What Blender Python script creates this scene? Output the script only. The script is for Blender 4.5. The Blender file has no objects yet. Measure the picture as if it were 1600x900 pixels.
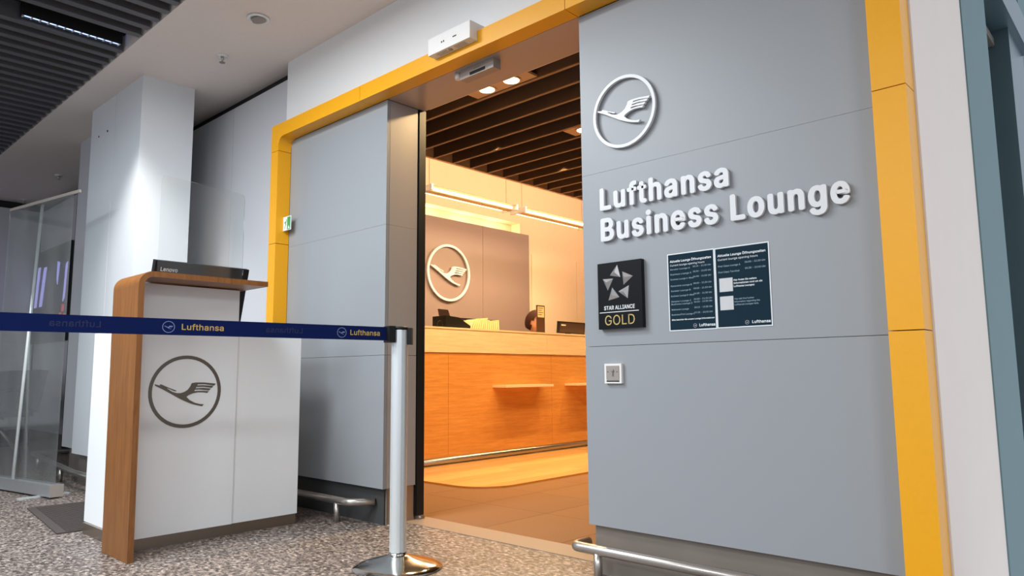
import bpy, bmesh, math, random
from mathutils import Vector, Matrix
random.seed(7)
PI = math.pi
SC = bpy.context.scene
COL = SC.collection

# ------------------------------------------------------------------ camera
cam_d = bpy.data.cameras.new('camera'); cam = bpy.data.objects.new('camera', cam_d); COL.objects.link(cam)
cam_d.sensor_width = 36.0; cam_d.lens = 36.0 * 1124.8 / 1600.0; cam_d.clip_start = .02; cam_d.clip_end = 80
yaw, pitch, roll = -0.7490532, 0.11924358, -0.00859534
_f = Vector((math.sin(yaw)*math.cos(pitch), math.cos(yaw)*math.cos(pitch), math.sin(pitch)))
_r = Vector((math.cos(yaw), -math.sin(yaw), 0)); _u = _r.cross(_f)
_R = math.cos(roll)*_r + math.sin(roll)*_u; _U = -math.sin(roll)*_r + math.cos(roll)*_u
cam.matrix_world = Matrix(((_R.x, _U.x, -_f.x, 0), (_R.y, _U.y, -_f.y, 0), (_R.z, _U.z, -_f.z, .76), (0, 0, 0, 1)))
SC.camera = cam

# ------------------------------------------------------------------ world, exposure, lamps
SC.view_settings.view_transform = 'Standard'; SC.view_settings.look = 'None'
SC.view_settings.exposure = 0.27; SC.view_settings.gamma = 1.0; SC.view_settings.use_curve_mapping = False
w = bpy.data.worlds.new('concourse'); SC.world = w; w.use_nodes = True
w.node_tree.nodes['Background'].inputs[0].default_value = (.80, .88, 1.0, 1)
w.node_tree.nodes['Background'].inputs[1].default_value = 0.78

def lamp(kind, name, loc, power, color, size=.3, target=None, spot=60, blend=.5, sizey=None):
    d = bpy.data.lights.new(name, kind); d.energy = power; d.color = color
    if kind == 'AREA':
        d.shape = 'RECTANGLE' if sizey else 'DISK'; d.size = size
        if sizey: d.size_y = sizey
    else: d.shadow_soft_size = size
    if kind == 'SPOT': d.spot_size = math.radians(spot); d.spot_blend = blend
    o = bpy.data.objects.new(name, d); COL.objects.link(o); o.location = loc
    if target is not None:
        o.rotation_euler = (Vector(target) - Vector(loc)).to_track_quat('-Z', 'Y').to_euler()
    return o
COOL = (.90, .96, 1.0); WARM = (1.0, .68, .33); WARM2 = (1.0, .74, .42)
# unseen area fills added at ceiling height, standing in for lobby ceiling lamps
lamp('AREA', 'lobby_fill', (-2.4, .6, 2.72), 18, COOL, .8)
lamp('AREA', 'lobby_fill', (-3.0, -.9, 2.72), 70, COOL, 1.2)
lamp('AREA', 'lobby_fill', (-.8, -3.2, 2.72), 140, COOL, 1.2)
lamp('AREA', 'lobby_fill', (-3.15, .75, 2.74), 48, COOL, .6)
lamp('AREA', 'lobby_fill', (2.4, 2.2, 2.72), 26, (1, .95, .9), .9)
lamp('AREA', 'lobby_fill', (1.9, -.8, 2.72), 80, COOL, 1.0)
lamp('AREA', 'lobby_fill', (-4.6, -1.0, 2.72), 60, COOL, 1.6)
lamp('SPOT', 'column_spot', (-4.66, 1.26, 2.74), 95, (1, .98, .95), .05, (-4.95, 1.66, 1.0), 72, 1.0)

# ------------------------------------------------------------------ helpers
def lin(r, g, b):
    return tuple(((c/255)/12.92 if c/255 <= .04045 else ((c/255+.055)/1.055)**2.4) for c in (r, g, b)) + (1.0,)

def mat(name, rgb, rough=.5, metal=0.0, spec=.5, nscale=40, namt=.06, stretch=(1, 1, 1), bump=0.0, rough_var=0.0, emit=0.0, emit_rgb=None, coat=0.0, rgb2=None):
    m = bpy.data.materials.new(name); m.use_nodes = True
    nt = m.node_tree; b = nt.nodes['Principled BSDF']
    c1 = lin(*rgb)
    c2 = lin(*rgb2) if rgb2 else tuple(c*(1-namt*2) for c in c1[:3])+(1,)
    tc = nt.nodes.new('ShaderNodeTexCoord'); mp = nt.nodes.new('ShaderNodeMapping'); mp.inputs['Scale'].default_value = stretch
    nz = nt.nodes.new('ShaderNodeTexNoise'); nz.inputs['Scale'].default_value = nscale; nz.inputs['Detail'].default_value = 5
    mx = nt.nodes.new('ShaderNodeMix'); mx.data_type = 'RGBA'
    mx.inputs[6].default_value = c1; mx.inputs[7].default_value = c2
    nt.links.new(tc.outputs['Object'], mp.inputs[0]); nt.links.new(mp.outputs[0], nz.inputs['Vector'])
    nt.links.new(nz.outputs['Fac'], mx.inputs[0]); nt.links.new(mx.outputs[2], b.inputs['Base Color'])
    b.inputs['Roughness'].default_value = rough; b.inputs['Metallic'].default_value = metal
    b.inputs['Specular IOR Level'].default_value = spec
    b.inputs['Coat Weight'].default_value = coat
    if bump:
        bp = nt.nodes.new('ShaderNodeBump'); bp.inputs['Strength'].default_value = bump; bp.inputs['Distance'].default_value = .002
        nt.links.new(nz.outputs['Fac'], bp.inputs['Height']); nt.links.new(bp.outputs[0], b.inputs['Normal'])
    if rough_var:
        mr = nt.nodes.new('ShaderNodeMapRange'); mr.inputs[3].default_value = rough-rough_var; mr.inputs[4].default_value = rough+rough_var
        nt.links.new(nz.outputs['Fac'], mr.inputs[0]); nt.links.new(mr.outputs[0], b.inputs['Roughness'])
    if emit:
        b.inputs['Emission Color'].default_value = lin(*(emit_rgb or rgb)); b.inputs['Emission Strength'].default_value = emit
    return m

def wood(name, dark, light, axis, scale=1.0, rough=.42):
    """wood veneer, grain along the axis 0/1/2"""
    m = bpy.data.materials.new(name); m.use_nodes = True; nt = m.node_tree; b = nt.nodes['Principled BSDF']
    tc = nt.nodes.new('ShaderNodeTexCoord'); mp = nt.nodes.new('ShaderNodeMapping')
    s = [14*scale]*3; s[axis] = .9*scale; mp.inputs['Scale'].default_value = s
    n1 = nt.nodes.new('ShaderNodeTexNoise'); n1.inputs['Scale'].default_value = 4; n1.inputs['Detail'].default_value = 9; n1.inputs['Roughness'].default_value = .65
    n1.inputs['Distortion'].default_value = .6
    n2 = nt.nodes.new('ShaderNodeTexNoise'); n2.inputs['Scale'].default_value = 22; n2.inputs['Detail'].default_value = 3
    ad = nt.nodes.new('ShaderNodeMath'); ad.operation = 'MULTIPLY_ADD'; ad.inputs[1].default_value = .35
    rp = nt.nodes.new('ShaderNodeValToRGB'); rp.color_ramp.elements[0].position = .40; rp.color_ramp.elements[1].position = .88
    rp.color_ramp.elements[0].color = lin(*dark); rp.color_ramp.elements[1].color = lin(*light)
    L = nt.links.new
    L(tc.outputs['Object'], mp.inputs[0]); L(mp.outputs[0], n1.inputs['Vector']); L(mp.outputs[0], n2.inputs['Vector'])
    L(n2.outputs['Fac'], ad.inputs[0]); L(n1.outputs['Fac'], ad.inputs[2]); L(ad.outputs[0], rp.inputs[0]); L(rp.outputs[0], b.inputs['Base Color'])
    b.inputs['Roughness'].default_value = rough
    return m

def granite(name):
    m = bpy.data.materials.new(name); m.use_nodes = True; nt = m.node_tree; b = nt.nodes['Principled BSDF']; L = nt.links.new
    tc = nt.nodes.new('ShaderNodeTexCoord')
    mp = nt.nodes.new('ShaderNodeMapping'); L(tc.outputs['Object'], mp.inputs[0]); mp.inputs['Scale'].default_value = (1, 1.5, 1); mp.inputs['Rotation'].default_value = (0, 0, .6)
    v = nt.nodes.new('ShaderNodeTexVoronoi'); v.inputs['Scale'].default_value = 62; L(mp.outputs[0], v.inputs['Vector'])
    n = nt.nodes.new('ShaderNodeTexNoise'); n.inputs['Scale'].default_value = 42; n.inputs['Detail'].default_value = 6; n.inputs['Roughness'].default_value = .7
    L(mp.outputs[0], n.inputs['Vector'])
    rp = nt.nodes.new('ShaderNodeValToRGB'); cr = rp.color_ramp; cr.interpolation = 'LINEAR'
    cr.elements[0].position = 0; cr.elements[0].color = lin(34, 30, 28)
    cr.elements[1].position = 1; cr.elements[1].color = lin(236, 228, 220)
    for p, c in ((.28, (58, 51, 47)), (.47, (102, 91, 85)), (.64, (136, 124, 116)), (.82, (182, 171, 163))):
        e = cr.elements.new(p); e.color = lin(*c)
    sp = nt.nodes.new('ShaderNodeSeparateColor'); L(v.outputs['Color'], sp.inputs[0])
    mx = nt.nodes.new('ShaderNodeMix'); mx.inputs[0].default_value = .62
    mr = nt.nodes.new('ShaderNodeMapRange'); mr.inputs[1].default_value = .3; mr.inputs[2].default_value = .7
    L(n.outputs['Fac'], mr.inputs[0]); L(sp.outputs[0], mx.inputs[2]); L(mr.outputs[0], mx.inputs[3])
    L(mx.outputs[0], rp.inputs[0]); L(rp.outputs[0], b.inputs['Base Color'])
    b.inputs['Roughness'].default_value = .42
    return m

def clear(name, tint=(.97, .985, .98), gloss=.10, haze=.03, rough=.03):
    m = bpy.data.materials.new(name); m.use_nodes = True; nt = m.node_tree; L = nt.links.new
    nt.nodes.remove(nt.nodes['Principled BSDF']); out = nt.nodes['Material Output']
    t = nt.nodes.new('ShaderNodeBsdfTransparent'); t.inputs[0].default_value = tint+(1,)
    g = nt.nodes.new('ShaderNodeBsdfGlossy'); g.inputs['Roughness'].default_value = rough
    d = nt.nodes.new('ShaderNodeBsdfDiffuse'); d.inputs[0].default_value = (.8, .8, .8, 1)
    lw = nt.nodes.new('ShaderNodeLayerWeight'); lw.inputs[0].default_value = .25
    nz = nt.nodes.new('ShaderNodeTexNoise'); nz.inputs['Scale'].default_value = 3
    mu = nt.nodes.new('ShaderNodeMath'); mu.operation = 'MULTIPLY_ADD'; mu.inputs[1].default_value = .5; mu.inputs[2].default_value = gloss*.4
    mh = nt.nodes.new('ShaderNodeMath'); mh.operation = 'MULTIPLY'; mh.inputs[1].default_value = haze*2
    m1 = nt.nodes.new('ShaderNodeMixShader'); m2 = nt.nodes.new('ShaderNodeMixShader')
    L(lw.outputs['Fresnel'], mu.inputs[0]); L(mu.outputs[0], m1.inputs[0]); L(t.outputs[0], m1.inputs[1]); L(g.outputs[0], m1.inputs[2])
    L(nz.outputs['Fac'], mh.inputs[0]); L(mh.outputs[0], m2.inputs[0]); L(m1.outputs[0], m2.inputs[1]); L(d.outputs[0], m2.inputs[2])
    L(m2.outputs[0], out.inputs[0])
    return m

def origin(o):
    p = Vector((0, 0, 0))
    while o is not None: p += o.location; o = o.parent
    return p

def props(o, label=None, cat=None, group=None, kind=None):
    if label: o['label'] = label
    if cat: o['category'] = cat
    if group: o['group'] = group
    if kind: o['kind'] = kind
    return o

def thing(name, loc, label=None, cat=None, group=None, kind=None):
    o = bpy.data.objects.new(name, None); COL.objects.link(o); o.location = loc; o.empty_display_size = .1
    return props(o, label, cat, group, kind)

class MB:
    def __init__(s): s.bm = bmesh.new()
    def face(s, pts, mi=0):
        f = s.bm.faces.new([s.bm.verts.new(p) for p in pts]); f.material_index = mi; return f
    def box(s, x0, x1, y0, y1, z0, z1, mi=0):
        v = [s.bm.verts.new(p) for p in ((x0,y0,z0),(x1,y0,z0),(x1,y1,z0),(x0,y1,z0),(x0,y0,z1),(x1,y0,z1),(x1,y1,z1),(x0,y1,z1))]
        for q in ((0,3,2,1),(4,5,6,7),(0,1,5,4),(1,2,6,5),(2,3,7,6),(3,0,4,7)):
            f = s.bm.faces.new([v[i] for i in q]); f.material_index = mi
        return s
    def prism(s, pts, axis, a, b, mi=0):
        """pts: 2D polygon in the two axes other than `axis` (cyclic order of x,y,z kept), extruded a..b"""
        def P(p, t):
            if axis == 0: return (t, p[0], p[1])
            if axis == 1: return (p[0], t, p[1])
            return (p[0], p[1], t)
        A = [s.bm.verts.new(P(p, a)) for p in pts]; B = [s.bm.verts.new(P(p, b)) for p in pts]
        n = len(pts)
        s.bm.faces.new(A).material_index = mi; s.bm.faces.new(B[::-1]).material_index = mi
        for i in range(n):
            s.bm.faces.new([A[i], B[i], B[(i+1) % n], A[(i+1) % n]]).material_index = mi
        return s
    def tube(s, path, r, n=12, mi=0):
        path = [Vector(p) for p in path]; rings = []; ref = None
        for i, p in enumerate(path):
            d = ((path[i]-path[i-1]).normalized() if i else Vector()) + ((path[i+1]-path[i]).normalized() if i < len(path)-1 else Vector())
            d.normalize()
            if ref is None: ref = Vector((0, 0, 1)) if abs(d.z) < .9 else Vector((1, 0, 0))
            a = d.cross(ref).normalized(); b2 = a.cross(d).normalized(); ref = b2
            rr = r[i] if isinstance(r, (list, tuple)) else r
            rings.append([s.bm.verts.new(p + rr*(math.cos(2*PI*k/n)*a + math.sin(2*PI*k/n)*b2)) for k in range(n)])
        for A, B in zip(rings, rings[1:]):
            for k in range(n):
                f = s.bm.faces.new([A[k], A[(k+1) % n], B[(k+1) % n], B[k]]); f.material_index = mi; f.smooth = True
        s.bm.faces.new(rings[0][::-1]).material_index = mi; s.bm.faces.new(rings[-1]).material_index = mi
        return s
    def lathe(s, prof, c, n=32, mi=0, smooth=True):
        rings = []
        for r, z in prof:
            rings.append([s.bm.verts.new((c[0]+r*math.cos(2*PI*k/n), c[1]+r*math.sin(2*PI*k/n), c[2]+z)) for k in range(n)])
        for A, B in zip(rings, rings[1:]):
            for k in range(n):
                f = s.bm.faces.new([A[k], A[(k+1) % n], B[(k+1) % n], B[k]]); f.material_index = mi; f.smooth = smooth
        s.bm.faces.new(rings[0][::-1]).material_index = mi; s.bm.faces.new(rings[-1]).material_index = mi
        return s
    def bevel(s, off, seg=1):
        es = [e for e in s.bm.edges if len(e.link_faces) == 2 and e.calc_face_angle(0) > .6]
        bmesh.ops.bevel(s.bm, geom=es, offset=off, segments=seg, affect='EDGES', clamp_overlap=True)
        return s
    def rot(s, c, axis, ang):
        bmesh.ops.rotate(s.bm, verts=s.bm.verts, cent=c, matrix=Matrix.Rotation(ang, 3, axis)); return s
    def build(s, name, m, parent=None, label=None, cat=None, group=None, kind=None, loc=None):
        bmesh.ops.recalc_face_normals(s.bm, faces=s.bm.faces)
        org = origin(parent) if parent else Vector(loc or (0, 0, 0))
        me = bpy.data.meshes.new(name)
        for v in s.bm.verts: v.co -= org
        s.bm.to_mesh(me); s.bm.free()
        for mm in (m if isinstance(m, (list, tuple)) else [m]): me.materials.append(mm)
        o = bpy.data.objects.new(name, me); COL.objects.link(o)
        if parent: o.parent = parent
        else: o.location = org
        return props(o, label, cat, group, kind)
def box(*a, mi=0): return MB().box(*a, mi=mi)

def copy_tree(o, parent=None):
    c = o.copy(); COL.objects.link(c)
    if parent is not None: c.parent = parent
    for ch in list(o.children): copy_tree(ch, c)
    return c

# ---- flat outlines (letters, emblems) laid on a plane and given thickness
def outline_mesh(splines, depth=0.0, offset=0.0):
    cu = bpy.data.curves.new('outline', 'CURVE'); cu.dimensions = '2D'; cu.fill_mode = 'BOTH' if depth else 'FRONT'
    cu.extrude = depth/2; cu.offset = offset
    for pts in splines:
        sp = cu.splines.new('POLY'); sp.points.add(len(pts)-1); sp.use_cyclic_u = True
        for q, p in zip(sp.points, pts): q.co = (p[0], p[1], 0, 1)
    o = bpy.data.objects.new('outline', cu)
    me = bpy.data.meshes.new_from_object(o)
    bpy.data.objects.remove(o); bpy.data.curves.remove(cu)
    return me
def place_outline(name, splines, m, parent, O, U, V, depth=0.0, bold=0.0, lift=0.0, bold_v=None, **kw):
    """U, V: plane axes (world), O: plane origin; the outline's back lies `lift` off the plane along U x V"""
    me = outline_mesh(splines, depth)
    if bold > 0:
        # heavier weight: the outline repeated around a small circle, each copy a hair lower so no two faces coincide
        bv = bold if bold_v is None else bold_v
        base = [v.co.copy() for v in me.vertices]; fs = [tuple(p.vertices) for p in me.polygons]; n = len(base); V2 = []; F2 = []
        k = 8 if depth else 4
        for i in range(k):
            a = 2*PI*i/k + (PI/4 if k == 4 else 0); dz = -(.00006 if depth else .00003)*i
            V2 += [(c.x+bold*math.cos(a), c.y+bv*math.sin(a), c.z+dz) for c in base]
            F2 += [tuple(j+n*i for j in f) for f in fs]
        me2 = bpy.data.meshes.new(name); me2.from_pydata(V2, [], F2); bpy.data.meshes.remove(me); me = me2
    U = Vector(U); V = Vector(V); N = U.cross(V); O = Vector(O); org = origin(parent) if parent else Vector((0, 0, 0))
    for v in me.vertices:
        v.co = O + U*v.co.x + V*v.co.y + N*(v.co.z + depth/2 + lift) - org
    me.materials.clear(); me.materials.append(m); me.name = name
    for p in me.polygons: p.use_smooth = False; p.material_index = 0
    o = bpy.data.objects.new(name, me); COL.objects.link(o)
    if parent: o.parent = parent
    return props(o, **kw)
CAP = 509.0
def text(t, cap, x=0, y=0, width=None, track=0.0, align='l', mirror=False):
    """outlines of the string with capital height `cap`; returns (list of splines per letter, width)"""
    k = cap/CAP; pen = 0.0; out = []
    for ch in t:
        adv, sp = GLYPHS[ch]
        if sp: out.append([[((px+pen)*k, py*k) for px, py in s] for s in sp])
        pen += adv + track*1000
    wd = pen*k; sx = (width/wd) if width else 1.0
    x0 = x - (wd*sx if align == 'r' else 0)
    res = []
    for l in out:
        res.append([[(x0 + (wd-px if mirror else px)*sx, y+py) for px, py in s] for s in l])
    return res, wd*sx
def flat(letters): return [s for l in letters for s in l]
def ring(r0, r1, c=(0, 0), n=48):
    return [[(c[0]+r*math.cos(2*PI*i/n), c[1]+r*math.sin(2*PI*i/n)) for i in range(n)] for r in (r0, r1)]
CRANE = [(-.841,.216),(-.709,.178),(-.692,.213),(-.658,.203),(-.463,.113),(-.27,.037),(-.256,.012),(-.318,.019),(-.491,.099),(-.515,.095),(-.365,0),(-.242,-.039),(-.144,-.041),(-.046,-.012),(.051,.047),(.121,.144),(.155,.23),(.268,.248),(.499,.245),(.84,.207),(.803,.152),(.501,.197),(.329,.195),(.313,.163),(.477,.168),(.777,.145),(.732,.088),(.479,.123),(.289,.119),(.271,.085),(.48,.093),(.709,.071),(.654,.017),(.379,.048),(.252,.045),(.234,.006),(.33,.012),(.483,.011),(.65,-.003),(.603,-.054),(.485,-.032),(.331,-.028),(.206,-.052),(.082,-.101),(.022,-.148),(.114,-.236),(.255,-.315),(.397,-.356),(.52,-.368),(.472,-.423),(.296,-.382),(.143,-.335),(-.035,-.256),(-.161,-.194),(-.387,-.062),(-.609,.063),(-.832,.175)]
def crane(r, c=(0, 0)): return [[(c[0]+r*a, c[1]+r*b) for a, b in CRANE]]
# glyph outlines: character -> (advance, closed outlines)
GLYPHS = {
' ':(204,[]),
',':(204,[[[38,-119],[68,71],[137,71],[84,-119]]]),
'-':(469,[[[337,244],[337,188],[114,188],[114,244]]]),
'.':(204,[[[95,-4],[83,-3],[73,1],[63,9],[55,18],[51,29],[50,41],[51,53],[55,64],[63,73],[73,81],[83,85],[95,87],[107,85],[118,81],[128,73],[135,64],[140,53],[141,41],[140,29],[135,18],[128,9],[118,1],[107,-3]]]),
'/':(265,[[[235,533],[71,-76],[14,-76],[178,533]]]),
'0':(469,[[[227,-7],[191,-3],[158,7],[130,24],[105,48],[85,77],[69,113],[57,155],[50,202],[48,254],[50,306],[57,353],[69,395],[85,431],[106,461],[130,484],[159,502],[191,512],[227,516],[262,512],[295,502],[323,484],[348,461],[368,431],[384,395],[396,353],[403,306],[405,254],[403,202],[396,155],[384,113],[368,77],[348,48],[323,24],[295,7],[263,-3]],[[227,50],[250,52],[271,60],[290,74],[306,92],[320,116],[330,144],[338,176],[342,213],[344,254],[342,295],[338,332],[330,365],[320,393],[306,416],[290,435],[271,449],[250,457],[227,460],[203,457],[182,449],[163,435],[147,416],[134,393],[123,365],[115,332],[111,295],[109,254],[111,213],[115,176],[123,144],[134,116],[147,92],[163,74],[182,60],[203,52]]]),
'1':(469,[[[76,0],[76,55],[391,55],[391,0]],[[276,509],[276,0],[212,0],[212,448],[209,448],[86,358],[86,427],[198,509]]]),
'2':(469,[[[64,0],[64,47],[234,229],[252,248],[268,266],[282,282],[294,298],[303,312],[311,327],[316,341],[319,356],[320,371],[319,389],[315,405],[308,419],[298,431],[287,441],[273,449],[258,455],[241,458],[224,460],[205,458],[188,454],[172,447],[159,438],[148,427],[139,413],[132,398],[128,381],[127,362],[66,362],[68,391],[75,418],[86,442],[102,464],[121,482],[143,496],[168,507],[196,513],[225,516],[254,513],[281,507],[306,497],[328,482],[346,465],[361,445],[372,423],[379,398],[381,372],[380,354],[377,336],[371,318],[363,299],[351,280],[336,259],[317,235],[294,209],[267,180],[153,60],[153,57],[389,57],[389,0]]]),
'3':(469,[[[218,-7],[188,-5],[159,1],[133,10],[108,22],[88,38],[70,57],[57,79],[48,104],[44,132],[109,132],[112,115],[118,100],[126,87],[137,76],[150,66],[165,59],[182,54],[200,51],[219,50],[239,51],[258,55],[275,61],[291,69],[304,80],[315,93],[323,108],[328,125],[329,145],[328,163],[323,180],[316,196],[306,211],[292,223],[275,234],[254,241],[229,246],[201,248],[157,248],[157,299],[288,448],[288,452],[70,452],[70,509],[372,509],[372,461],[211,278],[211,289],[247,290],[279,286],[308,276],[333,262],[354,244],[371,222],[383,198],[391,173],[393,145],[390,116],[383,90],[370,66],[354,45],[333,27],[309,12],[281,2],[251,-5]]]),
'4':(469,[[[40,105],[40,158],[247,509],[311,509],[109,166],[109,163],[413,163],[413,105]],[[282,0],[282,121],[282,146],[282,318],[343,318],[343,0]]]),
'5':(469,[[[221,-7],[192,-5],[165,1],[140,11],[118,25],[99,41],[83,60],[71,82],[63,105],[60,130],[122,130],[125,115],[130,102],[138,89],[148,78],[160,68],[173,60],[188,54],[204,51],[221,50],[241,51],[259,56],[276,64],[291,75],[304,89],[314,104],[322,122],[326,141],[328,162],[326,183],[321,203],[314,221],[303,237],[290,251],[275,262],[257,270],[238,275],[218,277],[201,276],[184,273],[167,268],[152,262],[139,255],[128,246],[67,253],[96,509],[366,509],[366,452],[151,452],[134,301],[136,301],[148,311],[162,318],[178,325],[194,330],[212,333],[229,334],[252,332],[274,328],[294,321],[313,311],[330,299],[345,285],[358,269],[370,251],[379,231],[386,210],[390,187],[391,163],[388,132],[381,102],[369,76],[352,52],[332,32],[309,15],[282,3],[253,-4]]]),
'6':(469,[[[226,-7],[196,-4],[168,3],[142,15],[119,31],[100,51],[84,74],[73,101],[66,130],[64,162],[65,187],[71,212],[80,239],[93,268],[112,302],[137,340],[252,509],[322,509],[151,261],[145,261],[151,270],[157,279],[165,288],[174,295],[184,302],[196,307],[208,311],[221,313],[235,314],[265,312],[291,305],[316,295],[337,280],[355,262],[370,240],[380,215],[387,187],[389,157],[387,127],[379,98],[368,73],[352,50],[333,30],[310,14],[284,3],[257,-4]],[[226,48],[245,50],[263,55],[279,63],[293,73],[304,86],[314,101],[322,119],[326,137],[327,157],[326,178],[322,196],[314,213],[304,228],[293,241],[279,251],[263,259],[245,264],[226,265],[207,264],[190,259],[174,252],[160,241],[148,229],[138,214],[131,197],[126,179],[125,158],[126,138],[131,119],[138,102],[148,86],[160,73],[174,63],[190,55],[207,50]]]),
'7':(469,[[[97,0],[323,448],[323,452],[62,452],[62,509],[391,509],[391,449],[165,0]]]),
'8':(469,[[[226,-7],[193,-5],[163,1],[136,11],[111,25],[91,42],[74,62],[62,84],[54,109],[52,135],[53,156],[58,176],[65,195],[75,212],[87,228],[101,241],[117,252],[134,260],[153,265],[153,267],[129,276],[109,289],[93,308],[80,330],[73,354],[70,380],[73,405],[79,429],[90,450],[106,469],[124,485],[146,498],[170,508],[197,514],[226,516],[255,514],[282,508],[306,498],[328,485],[346,469],[361,450],[373,429],[379,405],[382,380],[379,354],[372,330],[359,308],[343,289],[323,276],[300,267],[300,265],[319,260],[335,252],[351,241],[365,228],[377,212],[387,195],[395,176],[399,156],[401,135],[398,109],[391,84],[378,62],[362,42],[341,25],[317,11],[289,1],[259,-5]],[[226,49],[248,50],[267,54],[285,60],[300,69],[313,79],[323,91],[331,106],[335,121],[337,139],[335,157],[330,173],[322,189],[312,202],[298,213],[283,223],[265,230],[247,234],[226,235],[206,234],[187,230],[169,223],[154,213],[140,202],[130,189],[122,173],[117,157],[115,139],[117,121],[121,106],[129,91],[139,79],[152,69],[167,60],[185,54],[205,50]],[[226,290],[244,291],[260,294],[274,300],[287,308],[298,318],[307,330],[314,344],[318,359],[319,376],[318,392],[314,407],[308,420],[299,432],[288,442],[275,449],[260,455],[244,459],[226,460],[208,459],[192,455],[177,449],[164,442],[153,432],[145,420],[138,407],[134,392],[133,376],[134,359],[138,344],[145,330],[154,318],[165,308],[178,300],[193,294],[209,291]]]),
'9':(469,[[[226,516],[256,513],[285,506],[310,494],[333,478],[352,458],[368,434],[380,408],[387,378],[389,347],[387,322],[382,296],[373,270],[359,240],[340,207],[315,168],[200,0],[130,0],[301,248],[307,248],[302,238],[295,229],[287,221],[278,214],[268,207],[257,202],[245,198],[232,195],[218,195],[188,197],[161,203],[137,214],[116,229],[98,247],[83,269],[72,294],[66,321],[64,352],[66,382],[73,411],[85,436],[101,459],[120,479],[143,494],[168,506],[196,513]],[[226,460],[207,459],[190,454],[174,446],[160,435],[148,423],[138,407],[131,390],[127,372],[125,352],[127,331],[131,313],[138,295],[148,280],[160,268],[174,257],[190,250],[207,245],[226,243],[245,245],[263,249],[279,257],[293,267],[305,280],[314,295],[322,312],[326,330],[327,350],[326,371],[322,390],[314,407],[305,422],[293,435],[279,446],[263,454],[245,459]]]),
':':(204,[[[95,-4],[83,-3],[73,1],[63,9],[55,18],[51,29],[50,41],[51,53],[55,64],[63,73],[73,81],[83,85],[95,87],[107,85],[118,81],[128,73],[135,64],[140,53],[141,41],[140,29],[135,18],[128,9],[118,1],[107,-3]],[[95,271],[83,272],[73,277],[63,284],[55,294],[51,304],[50,316],[51,328],[55,339],[63,349],[73,356],[83,360],[95,362],[107,360],[118,356],[128,349],[135,339],[140,328],[141,316],[140,304],[135,294],[128,284],[118,277],[107,272]]]),
'A':(496,[[[16,0],[201,509],[276,509],[463,0],[395,0],[287,302],[280,323],[272,346],[264,372],[255,402],[244,438],[232,478],[245,478],[233,437],[222,402],[213,371],[204,345],[197,322],[191,302],[85,0]],[[110,142],[110,199],[370,199],[370,142]]]),
'B':(472,[[[60,0],[60,509],[241,509],[274,507],[304,501],[329,491],[350,477],[367,461],[381,442],[390,421],[396,398],[398,374],[397,353],[393,336],[387,320],[378,307],[368,295],[356,286],[343,278],[329,272],[315,267],[315,262],[331,260],[347,254],[363,245],[378,234],[391,220],[402,203],[411,184],[416,161],[418,136],[416,111],[410,88],[400,67],[386,48],[368,31],[344,18],[317,8],[284,2],[247,0]],[[125,57],[245,57],[281,60],[309,67],[330,80],[344,96],[353,115],[355,137],[354,153],[350,169],[342,184],[333,197],[320,209],[306,218],[289,225],[269,229],[248,231],[125,231]],[[125,285],[238,285],[256,287],[273,290],[288,296],[302,304],[314,314],[323,326],[330,340],[335,355],[336,372],[333,393],[326,412],[313,429],[294,442],[270,449],[240,452],[125,452]]]),
'C':(526,[[[267,-7],[225,-3],[186,7],[150,25],[119,49],[92,79],[70,115],[53,157],[44,203],[40,254],[44,305],[53,352],[70,393],[92,429],[119,459],[150,484],[186,501],[225,512],[267,516],[293,514],[317,511],[340,504],[362,496],[383,485],[402,471],[419,456],[435,438],[448,418],[459,397],[467,373],[473,348],[408,348],[404,365],[397,380],[389,395],[380,407],[369,418],[357,428],[344,437],[330,444],[315,449],[300,453],[284,455],[267,456],[237,453],[209,445],[184,432],[161,414],[141,391],[125,364],[113,332],[106,295],[103,254],[106,213],[113,177],[125,145],[141,117],[161,94],[184,76],[210,63],[237,56],[267,53],[284,54],[300,56],[315,60],[330,65],[344,72],[357,81],[369,90],[380,102],[389,114],[397,128],[404,144],[408,160],[473,160],[467,135],[459,112],[448,91],[435,71],[420,53],[402,38],[383,24],[363,13],[341,5],[317,-2],[293,-6]]]),
'D':(518,[[[219,0],[96,0],[96,57],[215,57],[254,60],[288,68],[318,81],[343,99],[363,122],[379,149],[390,181],[397,216],[399,255],[397,294],[390,329],[379,361],[364,388],[344,410],[320,428],[291,441],[258,449],[221,452],[93,452],[93,509],[225,509],[273,505],[315,495],[353,478],[385,455],[412,426],[433,391],[449,351],[458,306],[462,255],[458,205],[449,159],[433,119],[411,83],[384,54],[351,31],[312,14],[268,3]],[[125,509],[125,0],[60,0],[60,509]]]),
'E':(435,[[[60,0],[60,509],[372,509],[372,452],[125,452],[125,286],[355,286],[355,229],[125,229],[125,57],[375,57],[375,0]]]),
'F':(426,[[[60,0],[60,509],[369,509],[369,452],[125,452],[125,278],[346,278],[346,221],[125,221],[125,0]]]),
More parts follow.
